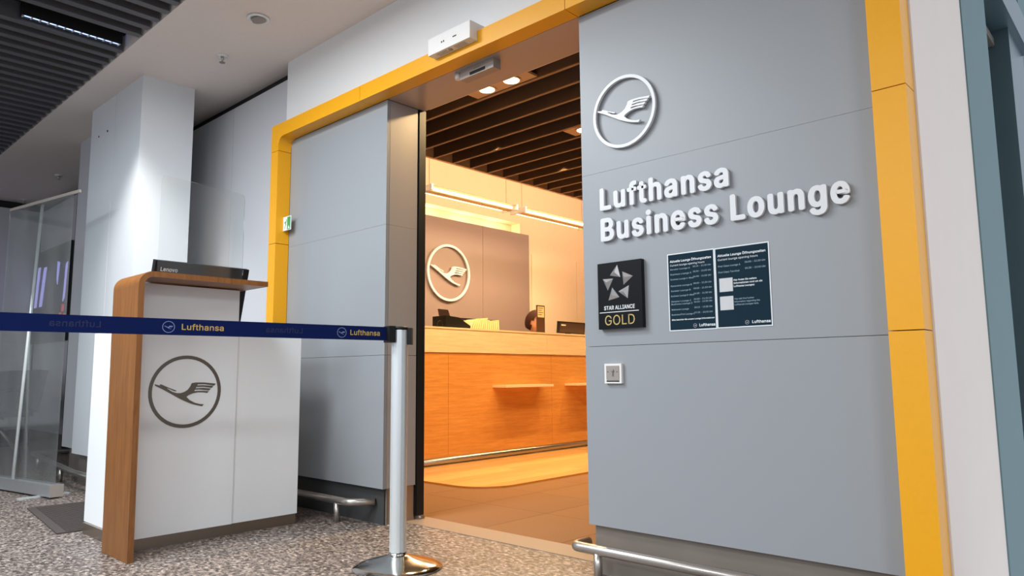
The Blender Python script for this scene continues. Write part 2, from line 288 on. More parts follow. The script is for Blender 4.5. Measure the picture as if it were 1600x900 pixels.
'G':(536,[[[269,-7],[225,-3],[185,7],[149,25],[118,49],[91,79],[69,116],[53,157],[43,203],[40,254],[43,305],[53,352],[69,393],[91,429],[117,459],[149,484],[184,501],[223,512],[265,516],[291,514],[316,510],[340,504],[363,494],[384,483],[403,469],[421,453],[436,436],[449,416],[460,395],[468,373],[474,349],[408,349],[402,365],[395,379],[387,393],[378,406],[368,417],[356,427],[344,436],[330,443],[315,448],[300,453],[283,455],[265,456],[236,453],[209,445],[183,432],[160,414],[141,392],[125,364],[113,332],[106,295],[103,254],[106,213],[113,177],[125,145],[141,117],[161,95],[184,76],[210,63],[238,56],[269,53],[296,55],[322,61],[345,71],[365,85],[382,102],[396,123],[407,147],[413,173],[415,202],[434,199],[283,199],[283,256],[478,256],[478,200],[475,160],[466,124],[451,91],[431,62],[406,38],[377,19],[344,5],[308,-4]]]),
'H':(533,[[[60,0],[60,509],[125,509],[125,289],[392,289],[392,509],[457,509],[457,0],[392,0],[392,232],[125,232],[125,0]]]),
'I':(317,[[[31,0],[31,57],[118,57],[118,452],[31,452],[31,509],[269,509],[269,452],[183,452],[183,57],[269,57],[269,0]]]),
'L':(409,[[[60,0],[60,509],[125,509],[125,57],[361,57],[361,0]]]),
'N':(539,[[[60,0],[60,509],[136,509],[343,183],[349,174],[355,163],[363,151],[371,137],[379,122],[388,107],[396,90],[405,73],[414,55],[405,54],[403,72],[402,90],[401,108],[400,126],[399,142],[399,157],[399,195],[399,509],[463,509],[463,0],[387,0],[202,290],[177,331],[168,346],[159,363],[148,381],[108,452],[119,454],[122,384],[124,328],[125,291],[125,0]]]),
'O':(549,[[[267,-7],[225,-3],[186,7],[150,25],[119,49],[92,79],[70,115],[53,157],[44,203],[40,254],[44,305],[53,352],[70,393],[92,429],[119,459],[150,484],[186,501],[225,512],[267,516],[309,512],[348,501],[384,484],[415,459],[442,429],[464,393],[480,352],[490,305],[493,254],[490,203],[480,157],[464,115],[442,79],[415,49],[384,25],[348,7],[309,-3]],[[267,53],[296,55],[324,63],[349,76],[372,94],[392,116],[408,144],[420,176],[428,213],[430,254],[428,295],[420,332],[408,365],[392,392],[372,415],[349,433],[324,446],[296,453],[267,456],[237,453],[210,445],[184,433],[161,415],[142,392],[125,364],[113,332],[106,295],[103,254],[106,213],[113,176],[125,144],[142,117],[161,94],[184,76],[210,63],[237,55]]]),
'P':(461,[[[60,0],[60,509],[235,509],[272,506],[305,499],[332,487],[356,471],[375,452],[390,430],[400,404],[407,377],[409,348],[407,318],[400,291],[390,265],[375,243],[356,223],[332,207],[305,195],[272,188],[235,186],[109,186],[109,242],[233,242],[257,244],[279,248],[297,256],[312,266],[324,279],[333,294],[339,310],[343,328],[344,348],[343,367],[339,385],[333,402],[324,416],[312,428],[297,439],[279,446],[257,451],[232,452],[125,452],[125,0]]]),
'R':(465,[[[60,0],[60,509],[236,509],[273,506],[305,500],[333,489],[356,473],[376,455],[390,433],[401,408],[407,381],[409,352],[407,323],[401,296],[390,271],[376,250],[356,232],[333,217],[305,206],[273,200],[236,198],[96,198],[96,255],[234,255],[258,256],[280,260],[298,267],[313,276],[325,287],[334,300],[340,316],[344,333],[345,352],[344,371],[340,389],[334,405],[325,419],[313,430],[298,440],[279,446],[258,451],[233,452],[125,452],[125,0]],[[353,0],[230,229],[303,229],[428,0]]]),
'S':(463,[[[224,-9],[188,-7],[156,-1],[128,9],[102,23],[81,40],[64,60],[51,83],[42,109],[38,137],[104,137],[108,118],[114,102],[123,88],[136,76],[150,66],[166,59],[185,53],[204,50],[224,49],[246,50],[267,54],[286,60],[303,69],[317,79],[329,92],[338,106],[344,122],[346,139],[344,154],[340,168],[332,179],[322,189],[310,197],[296,205],[280,211],[263,217],[245,222],[184,239],[145,253],[112,269],[86,289],[67,313],[56,341],[52,372],[54,400],[62,425],[75,448],[92,468],[113,484],[138,498],[165,508],[195,514],[227,516],[259,514],[289,508],[316,498],[340,484],[360,468],[377,449],[390,427],[398,403],[401,378],[337,378],[332,402],[320,421],[302,437],[280,449],[254,456],[225,459],[204,457],[185,454],[167,448],[152,440],[139,430],[129,418],[121,405],[117,391],[115,376],[117,359],[122,345],[131,334],[142,324],[155,315],[169,308],[184,302],[198,297],[212,293],[264,279],[279,275],[295,270],[312,264],[328,256],[344,248],[359,238],[372,226],[384,213],[395,198],[402,180],[407,161],[408,139],[406,112],[399,87],[386,64],[370,43],[349,25],[323,11],[294,0],[261,-7]]]),
'T':(465,[[[32,452],[32,509],[417,509],[417,452],[257,452],[257,0],[193,0],[193,452]]]),
'U':(533,[[[259,-8],[220,-6],[186,2],[154,15],[126,33],[103,55],[85,80],[71,108],[63,140],[60,173],[60,509],[124,509],[124,178],[126,155],[132,133],[141,113],[153,95],[169,80],[187,68],[208,59],[232,53],[259,52],[285,53],[309,59],[331,68],[349,80],[364,95],[377,113],[385,133],[391,155],[393,178],[393,509],[457,509],[457,173],[454,140],[446,108],[433,80],[414,55],[391,33],[363,15],[332,2],[297,-6]]]),
'W':(702,[[[155,0],[16,509],[82,509],[163,196],[167,179],[172,162],[175,145],[187,94],[190,76],[194,58],[197,40],[189,40],[193,58],[196,76],[200,94],[203,111],[207,128],[211,145],[224,196],[306,509],[380,509],[462,196],[466,179],[470,162],[474,145],[486,94],[490,76],[494,58],[497,40],[488,40],[492,58],[495,76],[499,94],[503,111],[506,128],[510,145],[523,196],[603,509],[670,509],[530,0],[455,0],[368,323],[362,345],[357,368],[351,391],[346,417],[341,445],[336,475],[350,475],[345,446],[340,420],[335,395],[330,371],[324,347],[318,323],[230,0]]]),
'Y':(488,[[[203,0],[203,208],[16,509],[91,509],[192,344],[203,327],[213,309],[222,292],[231,274],[240,254],[250,230],[224,230],[233,254],[242,275],[251,293],[260,310],[270,327],[280,344],[381,509],[455,509],[268,208],[268,0]]]),
'Z':(454,[[[42,0],[42,46],[273,385],[284,400],[295,415],[306,431],[318,446],[329,461],[341,476],[348,454],[327,453],[306,453],[285,452],[265,452],[244,452],[223,452],[40,452],[40,509],[397,509],[397,462],[169,129],[157,113],[146,97],[134,81],[97,33],[90,54],[111,55],[131,56],[152,57],[173,57],[193,57],[214,57],[399,57],[399,0]]]),
'a':(405,[[[160,-9],[137,-7],[115,-3],[94,5],[76,15],[60,29],[48,45],[38,63],[32,84],[30,108],[32,128],[36,146],[43,161],[53,174],[64,184],[78,193],[92,200],[108,206],[125,211],[143,214],[161,217],[178,220],[234,227],[247,229],[257,231],[265,235],[271,240],[274,246],[276,255],[276,257],[275,272],[272,285],[267,297],[260,307],[251,315],[240,322],[227,327],[212,330],[196,331],[178,330],[163,327],[149,322],[137,316],[127,309],[118,301],[110,292],[104,283],[100,274],[41,291],[51,313],[64,331],[79,346],[95,358],[114,368],[133,375],[153,380],[173,383],[194,384],[208,384],[223,382],[239,379],[255,375],[271,369],[286,360],[300,350],[312,336],[322,320],[330,301],[335,278],[337,251],[337,0],[277,0],[277,52],[272,52],[267,43],[260,34],[252,25],[242,16],[229,8],[215,1],[199,-4],[181,-7]],[[170,45],[192,47],[211,51],[228,59],[242,68],[254,80],[263,93],[270,108],[274,122],[276,138],[276,190],[272,187],[267,184],[259,182],[251,180],[241,178],[231,176],[200,171],[175,168],[161,166],[147,163],[134,159],[122,153],[112,147],[103,139],[97,130],[93,118],[92,105],[93,93],[96,82],[102,72],[109,64],[119,57],[130,52],[142,48],[156,46]]]),
'b':(440,[[[229,-8],[208,-7],[189,-3],[172,4],[159,12],[147,21],[138,31],[130,41],[123,50],[118,59],[112,59],[112,0],[53,0],[53,509],[114,509],[114,319],[118,319],[123,327],[130,336],[137,346],[147,355],[158,364],[171,373],[188,379],[207,383],[229,384],[259,382],[287,374],[313,361],[335,342],[354,320],[370,293],[381,261],[388,227],[390,189],[388,151],[381,116],[370,84],[355,57],[336,34],[313,16],[288,3],[260,-6]],[[220,47],[242,49],[262,55],[279,66],[294,80],[306,97],[316,117],[323,139],[327,163],[328,189],[327,215],[323,239],[316,261],[307,281],[295,298],[280,311],[262,322],[243,328],[220,330],[198,328],[178,322],[161,312],[147,299],[134,282],[125,263],[118,241],[114,216],[113,189],[114,162],[118,138],[125,115],[135,95],[147,78],[162,65],[179,55],[198,49]]]),
'c':(412,[[[207,-8],[174,-5],[144,3],[117,16],[93,35],[72,58],[56,85],[44,116],[37,150],[34,187],[37,225],[44,260],[56,291],[72,318],[93,341],[117,360],[144,374],[174,382],[207,384],[226,384],[243,381],[260,377],[276,371],[291,364],[305,356],[318,346],[330,335],[340,322],[349,308],[356,293],[362,277],[303,262],[300,272],[295,281],[290,289],[284,297],[278,304],[270,311],[261,316],[252,321],[242,325],[231,328],[220,329],[207,330],[184,328],[163,321],[145,310],[130,296],[118,278],[108,258],[102,236],[98,212],[96,187],[98,163],[102,139],[108,117],[118,97],[130,80],[145,66],[163,55],[184,49],[207,46],[220,47],[232,49],[243,52],[253,55],[262,60],[271,66],[279,73],[285,80],[292,89],[297,98],[301,107],[304,117],[363,102],[357,86],[350,70],[341,56],[331,43],[319,32],[306,21],[292,12],[277,5],[261,-1],[244,-5],[226,-7]]]),
'd':(440,[[[195,-8],[165,-6],[137,3],[111,16],[89,34],[70,57],[55,84],[43,116],[36,151],[34,189],[36,227],[43,261],[55,293],[70,320],[89,342],[112,361],[137,374],[165,382],[196,384],[218,383],[237,379],[253,373],[267,364],[278,355],[287,346],[295,336],[301,327],[306,319],[311,319],[311,509],[372,509],[372,0],[313,0],[313,59],[307,59],[301,50],[295,41],[287,31],[277,21],[266,12],[252,4],[236,-3],[217,-7]],[[205,47],[226,49],[246,55],[263,65],[278,78],[290,95],[299,115],[306,138],[310,162],[312,189],[310,216],[306,241],[300,263],[290,282],[278,299],[263,312],[246,322],[227,328],[205,330],[182,328],[162,322],[145,311],[130,298],[118,281],[108,261],[102,239],[98,215],[96,189],[98,163],[102,139],[109,117],[118,97],[130,80],[145,66],[162,55],[182,49]]]),
'e':(420,[[[212,-8],[177,-5],[145,3],[117,16],[92,35],[72,58],[56,85],[44,116],[37,150],[34,187],[36,224],[44,258],[55,290],[71,317],[91,340],[115,359],[142,373],[172,382],[205,384],[226,383],[246,380],[266,374],[285,366],[303,355],[319,341],[334,324],[347,305],[357,282],[365,256],[370,227],[371,194],[371,169],[75,169],[75,221],[338,221],[310,202],[308,226],[304,248],[298,269],[288,286],[277,301],[263,314],[246,323],[227,328],[205,330],[183,328],[164,323],[146,313],[131,301],[119,286],[109,270],[102,251],[97,231],[96,211],[96,178],[98,151],[102,127],[110,106],[121,88],[135,73],[151,61],[169,53],[190,48],[212,46],[227,47],[241,49],[254,53],[265,58],[276,65],[285,73],[294,82],[300,93],[306,105],[365,91],[358,72],[348,55],[335,39],[320,26],[302,14],[283,4],[261,-3],[237,-7]]]),
'f':(270,[[[228,379],[228,327],[6,327],[6,379]],[[81,0],[81,432],[82,452],[87,470],[96,486],[107,499],[120,510],[135,519],[152,525],[169,529],[187,530],[201,530],[212,529],[222,527],[231,525],[238,523],[243,521],[227,468],[215,472],[209,473],[202,474],[195,474],[178,472],[164,468],[154,460],[147,449],[143,435],[142,419],[142,0]]]),
'g':(441,[[[207,-151],[180,-149],[156,-146],[134,-140],[114,-132],[97,-122],[82,-110],[70,-97],[59,-84],[51,-69],[101,-41],[107,-49],[114,-57],[122,-66],[131,-74],[142,-82],[154,-88],[169,-93],[187,-96],[207,-97],[236,-95],[261,-87],[282,-75],[298,-58],[308,-34],[311,-6],[311,68],[306,68],[301,60],[294,51],[287,41],[277,32],[266,23],[252,16],[236,10],[217,6],[195,5],[165,7],[138,14],[113,27],[90,43],[71,65],[55,90],[43,120],[36,154],[34,191],[36,229],[43,263],[55,293],[71,320],[90,342],[112,361],[138,374],[166,382],[196,384],[218,383],[237,379],[253,373],[267,365],[279,356],[288,346],[296,336],[302,327],[308,319],[313,319],[313,379],[372,379],[372,-9],[370,-40],[363,-67],[350,-90],[334,-109],[314,-124],[291,-136],[265,-144],[237,-149]],[[205,59],[227,61],[246,66],[264,75],[278,87],[290,103],[300,121],[307,142],[311,166],[312,193],[311,219],[307,242],[300,264],[291,283],[279,299],[264,312],[247,322],[227,328],[205,330],[182,328],[163,322],[145,312],[130,298],[118,282],[109,262],[102,241],[98,218],[96,193],[98,167],[102,144],[109,123],[118,104],[131,88],[145,76],[163,66],[183,61]]]),
'h':(426,[[[114,227],[114,0],[53,0],[53,509],[114,509],[114,287],[102,287],[116,319],[132,344],[152,362],[175,374],[200,382],[227,384],[252,383],[275,377],[295,369],[313,356],[328,340],[341,321],[350,298],[355,271],[357,240],[357,0],[296,0],[296,235],[293,263],[286,286],[273,304],[256,318],[235,326],[210,329],[192,328],[176,324],[161,317],[147,308],[136,297],[126,283],[119,266],[115,248]]]),
'i':(183,[[[53,0],[53,379],[114,379],[114,0]],[[84,443],[73,444],[63,448],[54,455],[47,463],[43,472],[41,483],[43,494],[47,504],[54,512],[63,518],[73,522],[84,524],[95,522],[105,518],[114,512],[121,504],[125,494],[126,483],[125,472],[121,463],[114,455],[105,448],[95,444]]]),
'k':(397,[[[110,137],[110,212],[121,212],[284,379],[360,379],[184,199],[177,199]],[[53,0],[53,509],[114,509],[114,0]],[[294,0],[148,186],[191,229],[372,0]]]),
'l':(205,[[[139,-2],[112,0],[91,8],[74,20],[62,37],[55,59],[53,84],[53,509],[114,509],[114,99],[114,83],[117,71],[120,62],[126,57],[135,53],[146,52],[160,53],[170,54],[181,3],[162,-1],[154,-2],[147,-2]]]),
'm':(626,[[[53,0],[53,379],[112,379],[112,295],[108,295],[114,314],[122,331],[132,346],[144,358],[158,368],[172,376],[187,382],[203,385],[219,386],[245,383],[268,375],[287,361],[303,342],[314,320],[321,295],[312,295],[318,312],[326,329],[337,343],[350,356],[364,366],[381,375],[398,381],[417,385],[437,386],[458,385],[478,380],[497,372],[514,361],[529,346],[541,328],[550,307],[555,283],[557,255],[557,0],[496,0],[496,254],[493,279],[485,298],[473,313],[456,323],[438,329],[419,330],[402,329],[387,326],[374,320],[363,312],[353,302],[345,290],[340,277],[336,263],[335,247],[335,0],[274,0],[274,260],[272,280],[265,297],[253,311],[238,322],[220,328],[199,330],[185,329],[171,326],[158,320],[145,312],[135,302],[126,289],[119,274],[115,257],[114,238],[114,0]]]),
'n':(426,[[[114,227],[114,0],[53,0],[53,379],[112,379],[112,287],[102,287],[116,319],[132,344],[152,362],[175,374],[200,382],[227,384],[252,383],[275,377],[295,369],[313,356],[328,340],[341,321],[350,298],[355,271],[357,240],[357,0],[296,0],[296,235],[293,263],[286,286],[273,304],[256,318],[235,326],[210,329],[192,328],[176,324],[161,317],[147,308],[136,297],[126,283],[119,266],[115,248]]]),
'o':(431,[[[207,-8],[174,-5],[144,3],[117,16],[93,35],[72,58],[56,85],[44,116],[37,150],[34,187],[37,225],[44,260],[56,291],[72,318],[93,341],[117,360],[144,374],[174,382],[207,384],[241,382],[271,374],[299,360],[323,341],[343,318],[359,291],[371,260],[379,225],[381,187],[379,150],[371,116],[359,85],[343,58],[323,35],[299,16],[271,3],[241,-5]],[[207,46],[231,49],[252,55],[270,66],[285,80],[298,97],[307,117],[314,139],[318,163],[319,187],[318,212],[314,236],[307,258],[298,278],[285,296],[270,310],[252,321],[231,328],[207,330],[184,328],[163,321],[145,310],[130,296],[118,278],[108,258],[102,236],[98,212],[96,187],[98,163],[102,139],[108,117],[118,97],[130,80],[145,66],[163,55],[184,49]]]),
'p':(440,[[[53,-143],[53,379],[112,379],[112,319],[118,319],[123,327],[130,336],[137,346],[147,355],[158,364],[171,373],[188,379],[207,383],[229,384],[259,382],[287,374],[313,361],[335,342],[354,320],[370,293],[381,261],[388,227],[390,189],[388,151],[381,116],[370,84],[355,57],[336,34],[313,16],[288,3],[260,-6],[229,-8],[208,-7],[189,-3],[173,4],[159,12],[147,21],[138,31],[130,41],[124,50],[118,59],[114,59],[114,-143]],[[220,47],[242,49],[262,55],[279,66],[294,80],[306,97],[316,117],[323,139],[327,163],[328,189],[327,215],[323,239],[316,261],[307,281],[295,298],[280,311],[262,322],[243,328],[220,330],[198,328],[178,322],[161,312],[147,299],[134,282],[125,263],[118,241],[114,216],[113,189],[114,162],[118,138],[125,115],[135,95],[147,78],[162,65],[179,55],[198,49]]]),
'r':(275,[[[53,0],[53,379],[112,379],[112,321],[115,321],[124,339],[137,354],[152,367],[171,377],[191,383],[213,385],[229,384],[243,384],[243,322],[230,324],[223,325],[215,326],[207,326],[190,324],[174,321],[159,315],[146,306],[135,296],[126,284],[119,269],[115,254],[114,237],[114,0]]]),
's':(381,[[[182,-8],[157,-7],[133,-3],[112,3],[93,12],[76,24],[62,38],[50,54],[41,73],[36,94],[94,107],[101,87],[111,72],[124,60],[141,52],[160,47],[181,45],[206,47],[227,53],[244,62],[258,74],[265,88],[268,103],[266,115],[262,126],[254,136],[243,144],[229,150],[212,155],[149,170],[118,180],[92,192],[72,208],[58,227],[50,249],[47,274],[49,295],[55,314],[65,332],[79,347],[95,360],[115,370],[137,378],[161,383],[187,384],[212,383],[234,379],[254,372],[271,363],[286,352],[299,339],[309,324],[318,308],[324,290],[268,277],[262,291],[254,304],[243,316],[228,325],[210,331],[187,333],[166,331],[147,326],[131,317],[119,305],[111,292],[109,277],[110,264],[115,253],[124,243],[136,235],[152,229],[172,223],[229,209],[261,200],[287,187],[306,171],[320,153],[328,131],[331,107],[329,85],[323,65],[312,47],[298,31],[281,18],[260,6],[236,-2],[210,-7]]]),
't':(243,[[[204,379],[204,327],[6,327],[6,379]],[[65,471],[126,471],[126,98],[127,83],[130,70],[136,61],[144,55],[156,51],[170,50],[185,51],[202,54],[213,2],[207,0],[200,-2],[192,-3],[184,-3],[176,-4],[168,-4],[138,-1],[113,7],[92,21],[77,41],[68,64],[65,93]]]),
'u':(426,[[[182,-5],[158,-3],[135,2],[115,11],[97,23],[82,39],[69,59],[60,82],[54,109],[53,139],[53,379],[114,379],[114,144],[116,117],[124,94],[137,75],[154,61],[175,53],[200,50],[218,51],[234,55],[249,62],[263,71],[274,83],[283,97],[290,113],[295,132],[296,153],[296,379],[357,379],[357,0],[298,0],[298,92],[307,92],[294,60],[277,35],[257,17],[234,5],[209,-3]]]),
'v':(405,[[[163,0],[17,379],[84,379],[165,155],[173,132],[180,110],[187,87],[193,64],[199,42],[206,21],[184,21],[191,42],[197,64],[203,87],[209,110],[216,132],[224,155],[305,379],[371,379],[226,0]]]),
'w':(583,[[[138,0],[23,379],[87,379],[133,214],[140,190],[147,164],[154,137],[161,107],[168,75],[175,41],[165,41],[172,74],[179,105],[186,135],[192,163],[199,189],[206,214],[252,379],[316,379],[362,214],[368,189],[375,163],[382,136],[388,106],[395,75],[402,41],[391,41],[399,75],[406,106],[413,135],[420,163],[427,189],[434,214],[480,379],[545,379],[429,0],[368,0],[319,172],[305,225],[300,243],[295,262],[291,280],[277,338],[291,338],[277,280],[263,225],[258,207],[253,189],[248,172],[199,0]]]),
'z':(396,[[[42,0],[42,46],[254,320],[254,323],[48,323],[48,379],[333,379],[333,331],[126,60],[126,56],[339,56],[339,0]]]),
'Ö':(549,[[[267,-7],[225,-3],[186,7],[150,25],[119,49],[92,79],[70,115],[53,157],[44,203],[40,254],[44,305],[53,352],[70,393],[92,429],[119,459],[150,484],[186,501],[225,512],[267,516],[309,512],[348,501],[384,484],[415,459],[442,429],[464,393],[480,352],[490,305],[493,254],[490,203],[480,157],[464,115],[442,79],[415,49],[384,25],[348,7],[309,-3]],[[267,53],[296,55],[324,63],[349,76],[372,94],[392,116],[408,144],[420,176],[428,213],[430,254],[428,295],[420,332],[408,365],[392,392],[372,415],[349,433],[324,446],[296,453],[267,456],[237,453],[210,445],[184,433],[161,415],[142,392],[125,364],[113,332],[106,295],[103,254],[106,213],[113,176],[125,144],[142,117],[161,94],[184,76],[210,63],[237,55]],[[339,572],[328,574],[319,577],[310,584],[304,592],[300,602],[298,612],[300,623],[304,633],[310,641],[319,648],[328,651],[339,653],[350,651],[359,648],[368,641],[374,633],[378,623],[379,612],[378,602],[374,592],[368,584],[359,577],[350,574]],[[195,572],[185,574],[175,577],[167,584],[160,592],[156,602],[155,612],[156,623],[160,633],[167,641],[175,648],[185,651],[195,653],[206,651],[215,648],[224,641],[230,633],[234,623],[236,612],[234,602],[230,592],[224,584],[215,577],[206,574]]])}
# ------------------------------------------------------------------ materials
M_panel = mat('grey_panel', (146, 150, 154), .42, nscale=400, namt=.05, spec=.5)
M_jamb = mat('jamb_panel', (168, 162, 158), .42, nscale=400, namt=.05)
M_soffit = mat('soffit_panel', (168, 152, 144), .35, nscale=300, namt=.05)
M_core = mat('dark_core', (60, 60, 60), .8)
M_yellow = mat('yellow_enamel', (232, 162, 2), .4, nscale=60, namt=.03, rough_var=.05)
M_white = mat('white_paint', (224, 225, 225), .6, nscale=30, namt=.02)
M_ceil = mat('ceiling_paint', (228, 219, 213), .8, nscale=30, namt=.03)
M_lgrey = mat('light_grey_cladding', (192, 193, 197), .5, nscale=50, namt=.02)
M_col = mat('column_cladding', (216, 220, 224), .38, nscale=50, namt=.02)
M_black = mat('black_matte', (14, 14, 15), .6, namt=.1)
M_steel = mat('brushed_steel', (190, 184, 178), .3, metal=.9, nscale=8, namt=.1, stretch=(1, 1, 40), rough_var=.08)
M_plinth = mat('dark_steel_plinth', (138, 129, 120), .4, metal=.2, nscale=5, namt=.15, rough_var=.1)
M_chrome = mat('polished_steel', (205, 205, 203), .12, metal=1, nscale=6, namt=.05)
M_alu = mat('anodised_aluminium', (222, 228, 229), .33, metal=.55, nscale=60, namt=.03, stretch=(40, 40, 1))
M_plast = mat('black_plastic', (18, 18, 19), .55, spec=.3, namt=.05)
M_granite = granite('granite_floor')
M_podw = mat('podium_laminate', (234, 237, 238), .32, nscale=30, namt=.012)
M_woodv = wood('oak_veneer_upright', (134, 84, 38), (176, 120, 64), 2)
M_woodh = wood('oak_veneer_across', (150, 94, 38), (196, 134, 62), 1)
M_desk = wood('desk_cherry_veneer', (200, 130, 58), (228, 162, 88), 1, .8)
M_deskl = wood('desk_light_veneer', (222, 190, 146), (242, 216, 178), 1, .8)
M_plank = [wood('floor_plank_%d' % i, (186+8*i, 136+8*i, 76+6*i), (218+6*i, 168+6*i, 106+5*i), 1, 1.3, .3) for i in range(3)]
M_carpet = [mat('carpet_%d' % i, (152+2*i, 112+2*i, 80+1*i), .95, nscale=160, namt=.18, bump=.6, spec=.1) for i in range(3)]
M_carpetbase = mat('carpet_underlay', (70, 55, 45), .95)
M_thresh = mat('threshold_stone', (142, 124, 108), .4, nscale=30, namt=.05)
M_brass = mat('brass_edge', (235, 205, 150), .2, metal=1)
M_cream = mat('cream_wall', (232, 208, 180), .7, nscale=20, namt=.03)
M_mauve = mat('mauve_panel', (140, 120, 114), .5, nscale=60, namt=.06)
M_slat = mat('dark_slat', (112, 90, 74), .6, nscale=30, namt=.1)
M_slatedge = mat('tan_slat_edge', (150, 118, 92), .5, nscale=30, namt=.05)
M_bulk = mat('tan_bulkhead', (222, 190, 158), .6, nscale=30, namt=.05)
M_grille = mat('grey_metal_grille', (92, 92, 95), .5, metal=.2, nscale=30, namt=.05)
M_sign = mat('white_sign_acrylic', (212, 214, 216), .35, namt=.01)
M_crg = mat('bronze_grey_inlay', (112, 105, 98), .35, metal=.6, namt=.06)
M_belt = mat('navy_belt', (9, 30, 88), .85, spec=.15, nscale=300, namt=.2, stretch=(1, 1, 4))
M_beltd = mat('belt_shadow_print', (16, 27, 76), .7)
M_gold = mat('gold_print', (206, 172, 84), .6)
M_bluep = mat('pale_blue_print', (128, 146, 188), .6)
M_poster = mat('poster_petrol', (9, 38, 52), .7, spec=.15, nscale=8, namt=.05)
M_paper = mat('poster_paper', (218, 224, 227), .6, namt=.01)
M_print = mat('white_print', (226, 231, 234), .6)
M_printd = mat('dim_white_print', (150, 172, 184), .6)
M_plaque = mat('black_gloss_plaque', (7, 7, 8), .25, namt=.1, spec=.25)
M_silver = mat('cast_silver', (190, 190, 192), .35, metal=.7, namt=.05)
M_goldl = mat('gold_letter', (196, 172, 108), .4, metal=.3)
M_beige = mat('beige_plaster', (226, 214, 204), .75, nscale=6, namt=.03)
M_teal = mat('teal_paint', (98, 124, 127), .6, nscale=6, namt=.04)
M_tealf = mat('teal_metal_frame', (84, 104, 110), .35, metal=.3, nscale=6, namt=.05)
M_mat = mat('ribbed_mat', (74, 66, 62), .95, nscale=120, namt=.15)
M_grey = mat('grey_plastic', (150, 142, 136), .45, namt=.04)
M_whitep = mat('white_plastic', (222, 220, 216), .45, namt=.02)
M_green = mat('exit_green', (60, 150, 80), .4)
M_clear = clear('clear_acrylic', haze=.014, gloss=.07); M_film = clear('clear_film', (.93, .95, .95), .16, .04, .06); M_glass = clear('door_glass', (.9, .95, .93), .15, .01)
M_glow = mat('warm_tube', (255, 236, 205), .4, emit=4.5, emit_rgb=(255, 214, 158))
M_bulb = mat('warm_bulb', (255, 240, 210), .4, emit=14, emit_rgb=(255, 222, 170))
M_louvre = mat('blue_louvre_lamp', (190, 205, 255), .4, emit=1.6, emit_rgb=(176, 196, 255))
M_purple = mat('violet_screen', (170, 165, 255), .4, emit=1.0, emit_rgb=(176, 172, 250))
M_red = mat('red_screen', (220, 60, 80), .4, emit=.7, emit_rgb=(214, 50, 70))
M_seat = mat('dark_blue_upholstery', (30, 33, 43), .8, namt=.1)
M_creamp = mat('cream_paper', (240, 222, 170), .7, nscale=12, namt=.08)
M_skin = mat('skin', (196, 136, 106), .55, namt=.05)
M_hair = mat('brown_hair', (58, 27, 14), .75, spec=.2, nscale=60, namt=.2, stretch=(1, 1, .2))
M_shirt = mat('blue_grey_cloth', (150, 168, 182), .8, namt=.06)

# ------------------------------------------------------------------ the setting
box(-14, 3.5, -6, 2.44, -.12, 0).build('floor', M_granite, kind='structure', label='speckled brown-grey granite floor of the concourse')
ceiling = thing('ceiling', (0, 0, 2.79), kind='structure', label='pale plaster ceiling with a dark metal slat grille')
box(-14, 1.2, 1.505, 2.6, 2.79, 2.90).build('plaster_panel', M_ceil, ceiling)
box(-14, 3.5, -6, 1.505, 3.25, 3.3).build('plenum', M_black, ceiling)
box(-14, 3.5, 1.505, 1.53, 2.90, 3.25).build('upstand', M_black, ceiling)
box(-3.3, 3.5, -6, 1.503, 2.79, 2.81).build('plaster_panel', M_ceil, ceiling)
def grille_slat():
    m = MB(); m.box(-.010, .010, -1.1, 1.495, 2.797, 2.90); m.box(-.036, .014, -1.1, 1.495, 2.790, 2.7985)
    return m
proto = None
for k in range(49):
    x = (-3.46 - .135*k) if k < 8 else (-4.715 - .126*(k-8))
    if proto is None:
        proto = grille_slat().build('slat', M_grille, ceiling); o = proto
    else:
        o = proto.copy(); COL.objects.link(o)
    o.location = (x, 0, 0)
def louvre(x0, x1, y0, y1, label):
    t = thing('louvre_lamp', ((x0+x1)/2, (y0+y1)/2, 2.83), label, 'ceiling lamp')
    box(x0, x1, y0, y1, 2.90, 3.24).build('housing', M_black, t)
    box(x0+.01, x1-.01, y0+.01, y1-.01, 2.815, 2.82).build('tube_panel', M_louvre, t)
    n = 12; b0 = None
    for i in range(n+1):
        y = (y1-y0-.02)*i/n
        if b0 is None: b0 = box(x0+.01, x1-.01, y0+.006, y0+.014, 2.805, 2.8149).build('louvre_blade', M_alu, t)
        else: o = b0.copy(); COL.objects.link(o); o.location = (0, y, 0)
    for a in (x0, x1-.01): box(a, a+.01, y0, y1, 2.805, 2.90).build('side_rail', M_black, t)
louvre(-4.694, -4.636, .945, 1.47, 'bluish lit louvre lamp in the gap of the dark slat grille')
louvre(-7.42, -7.385, .9, 1.42, 'thin lit louvre lamp in the far end of the slat grille')

# facade: cladding in front of a core
facade = thing('wall_front', (0, 2.3, 0), kind='structure', label='grey panelled lounge front under a white header')
m = MB(); m.box(-4.11, -3.072, 2.325, 2.512, 0, 2.337); m.box(-1.72, -.53, 2.335, 2.512, 0, 2.337); m.box(-4.11, -.53, 2.306, 2.56, 2.266, 2.34)
m.build('core', M_core, facade)
box(-4.115, -.515, 2.30, 2.56, 2.34, 2.79).build('header', M_white, facade)
ZJ = ((.183, .8644), (.8662, 1.5586), (1.5594, 2.247))
for z0, z1 in ZJ:
    box(-4.043, -3.05, 2.30, 2.32, z0, z1).bevel(.0006).build('panel', M_panel, facade)
    box(-1.742, -.607, 2.30, 2.32, z0, z1).bevel(.0006).build('panel', M_panel, facade)
    box(-3.07, -3.05, 2.322, 2.512, z0, z1).bevel(.0015).build('jamb_panel', M_jamb, facade)
    box(-1.742, -1.722, 2.322, 2.512, z0, z1).bevel(.0015).build('jamb_panel', M_jamb, facade)
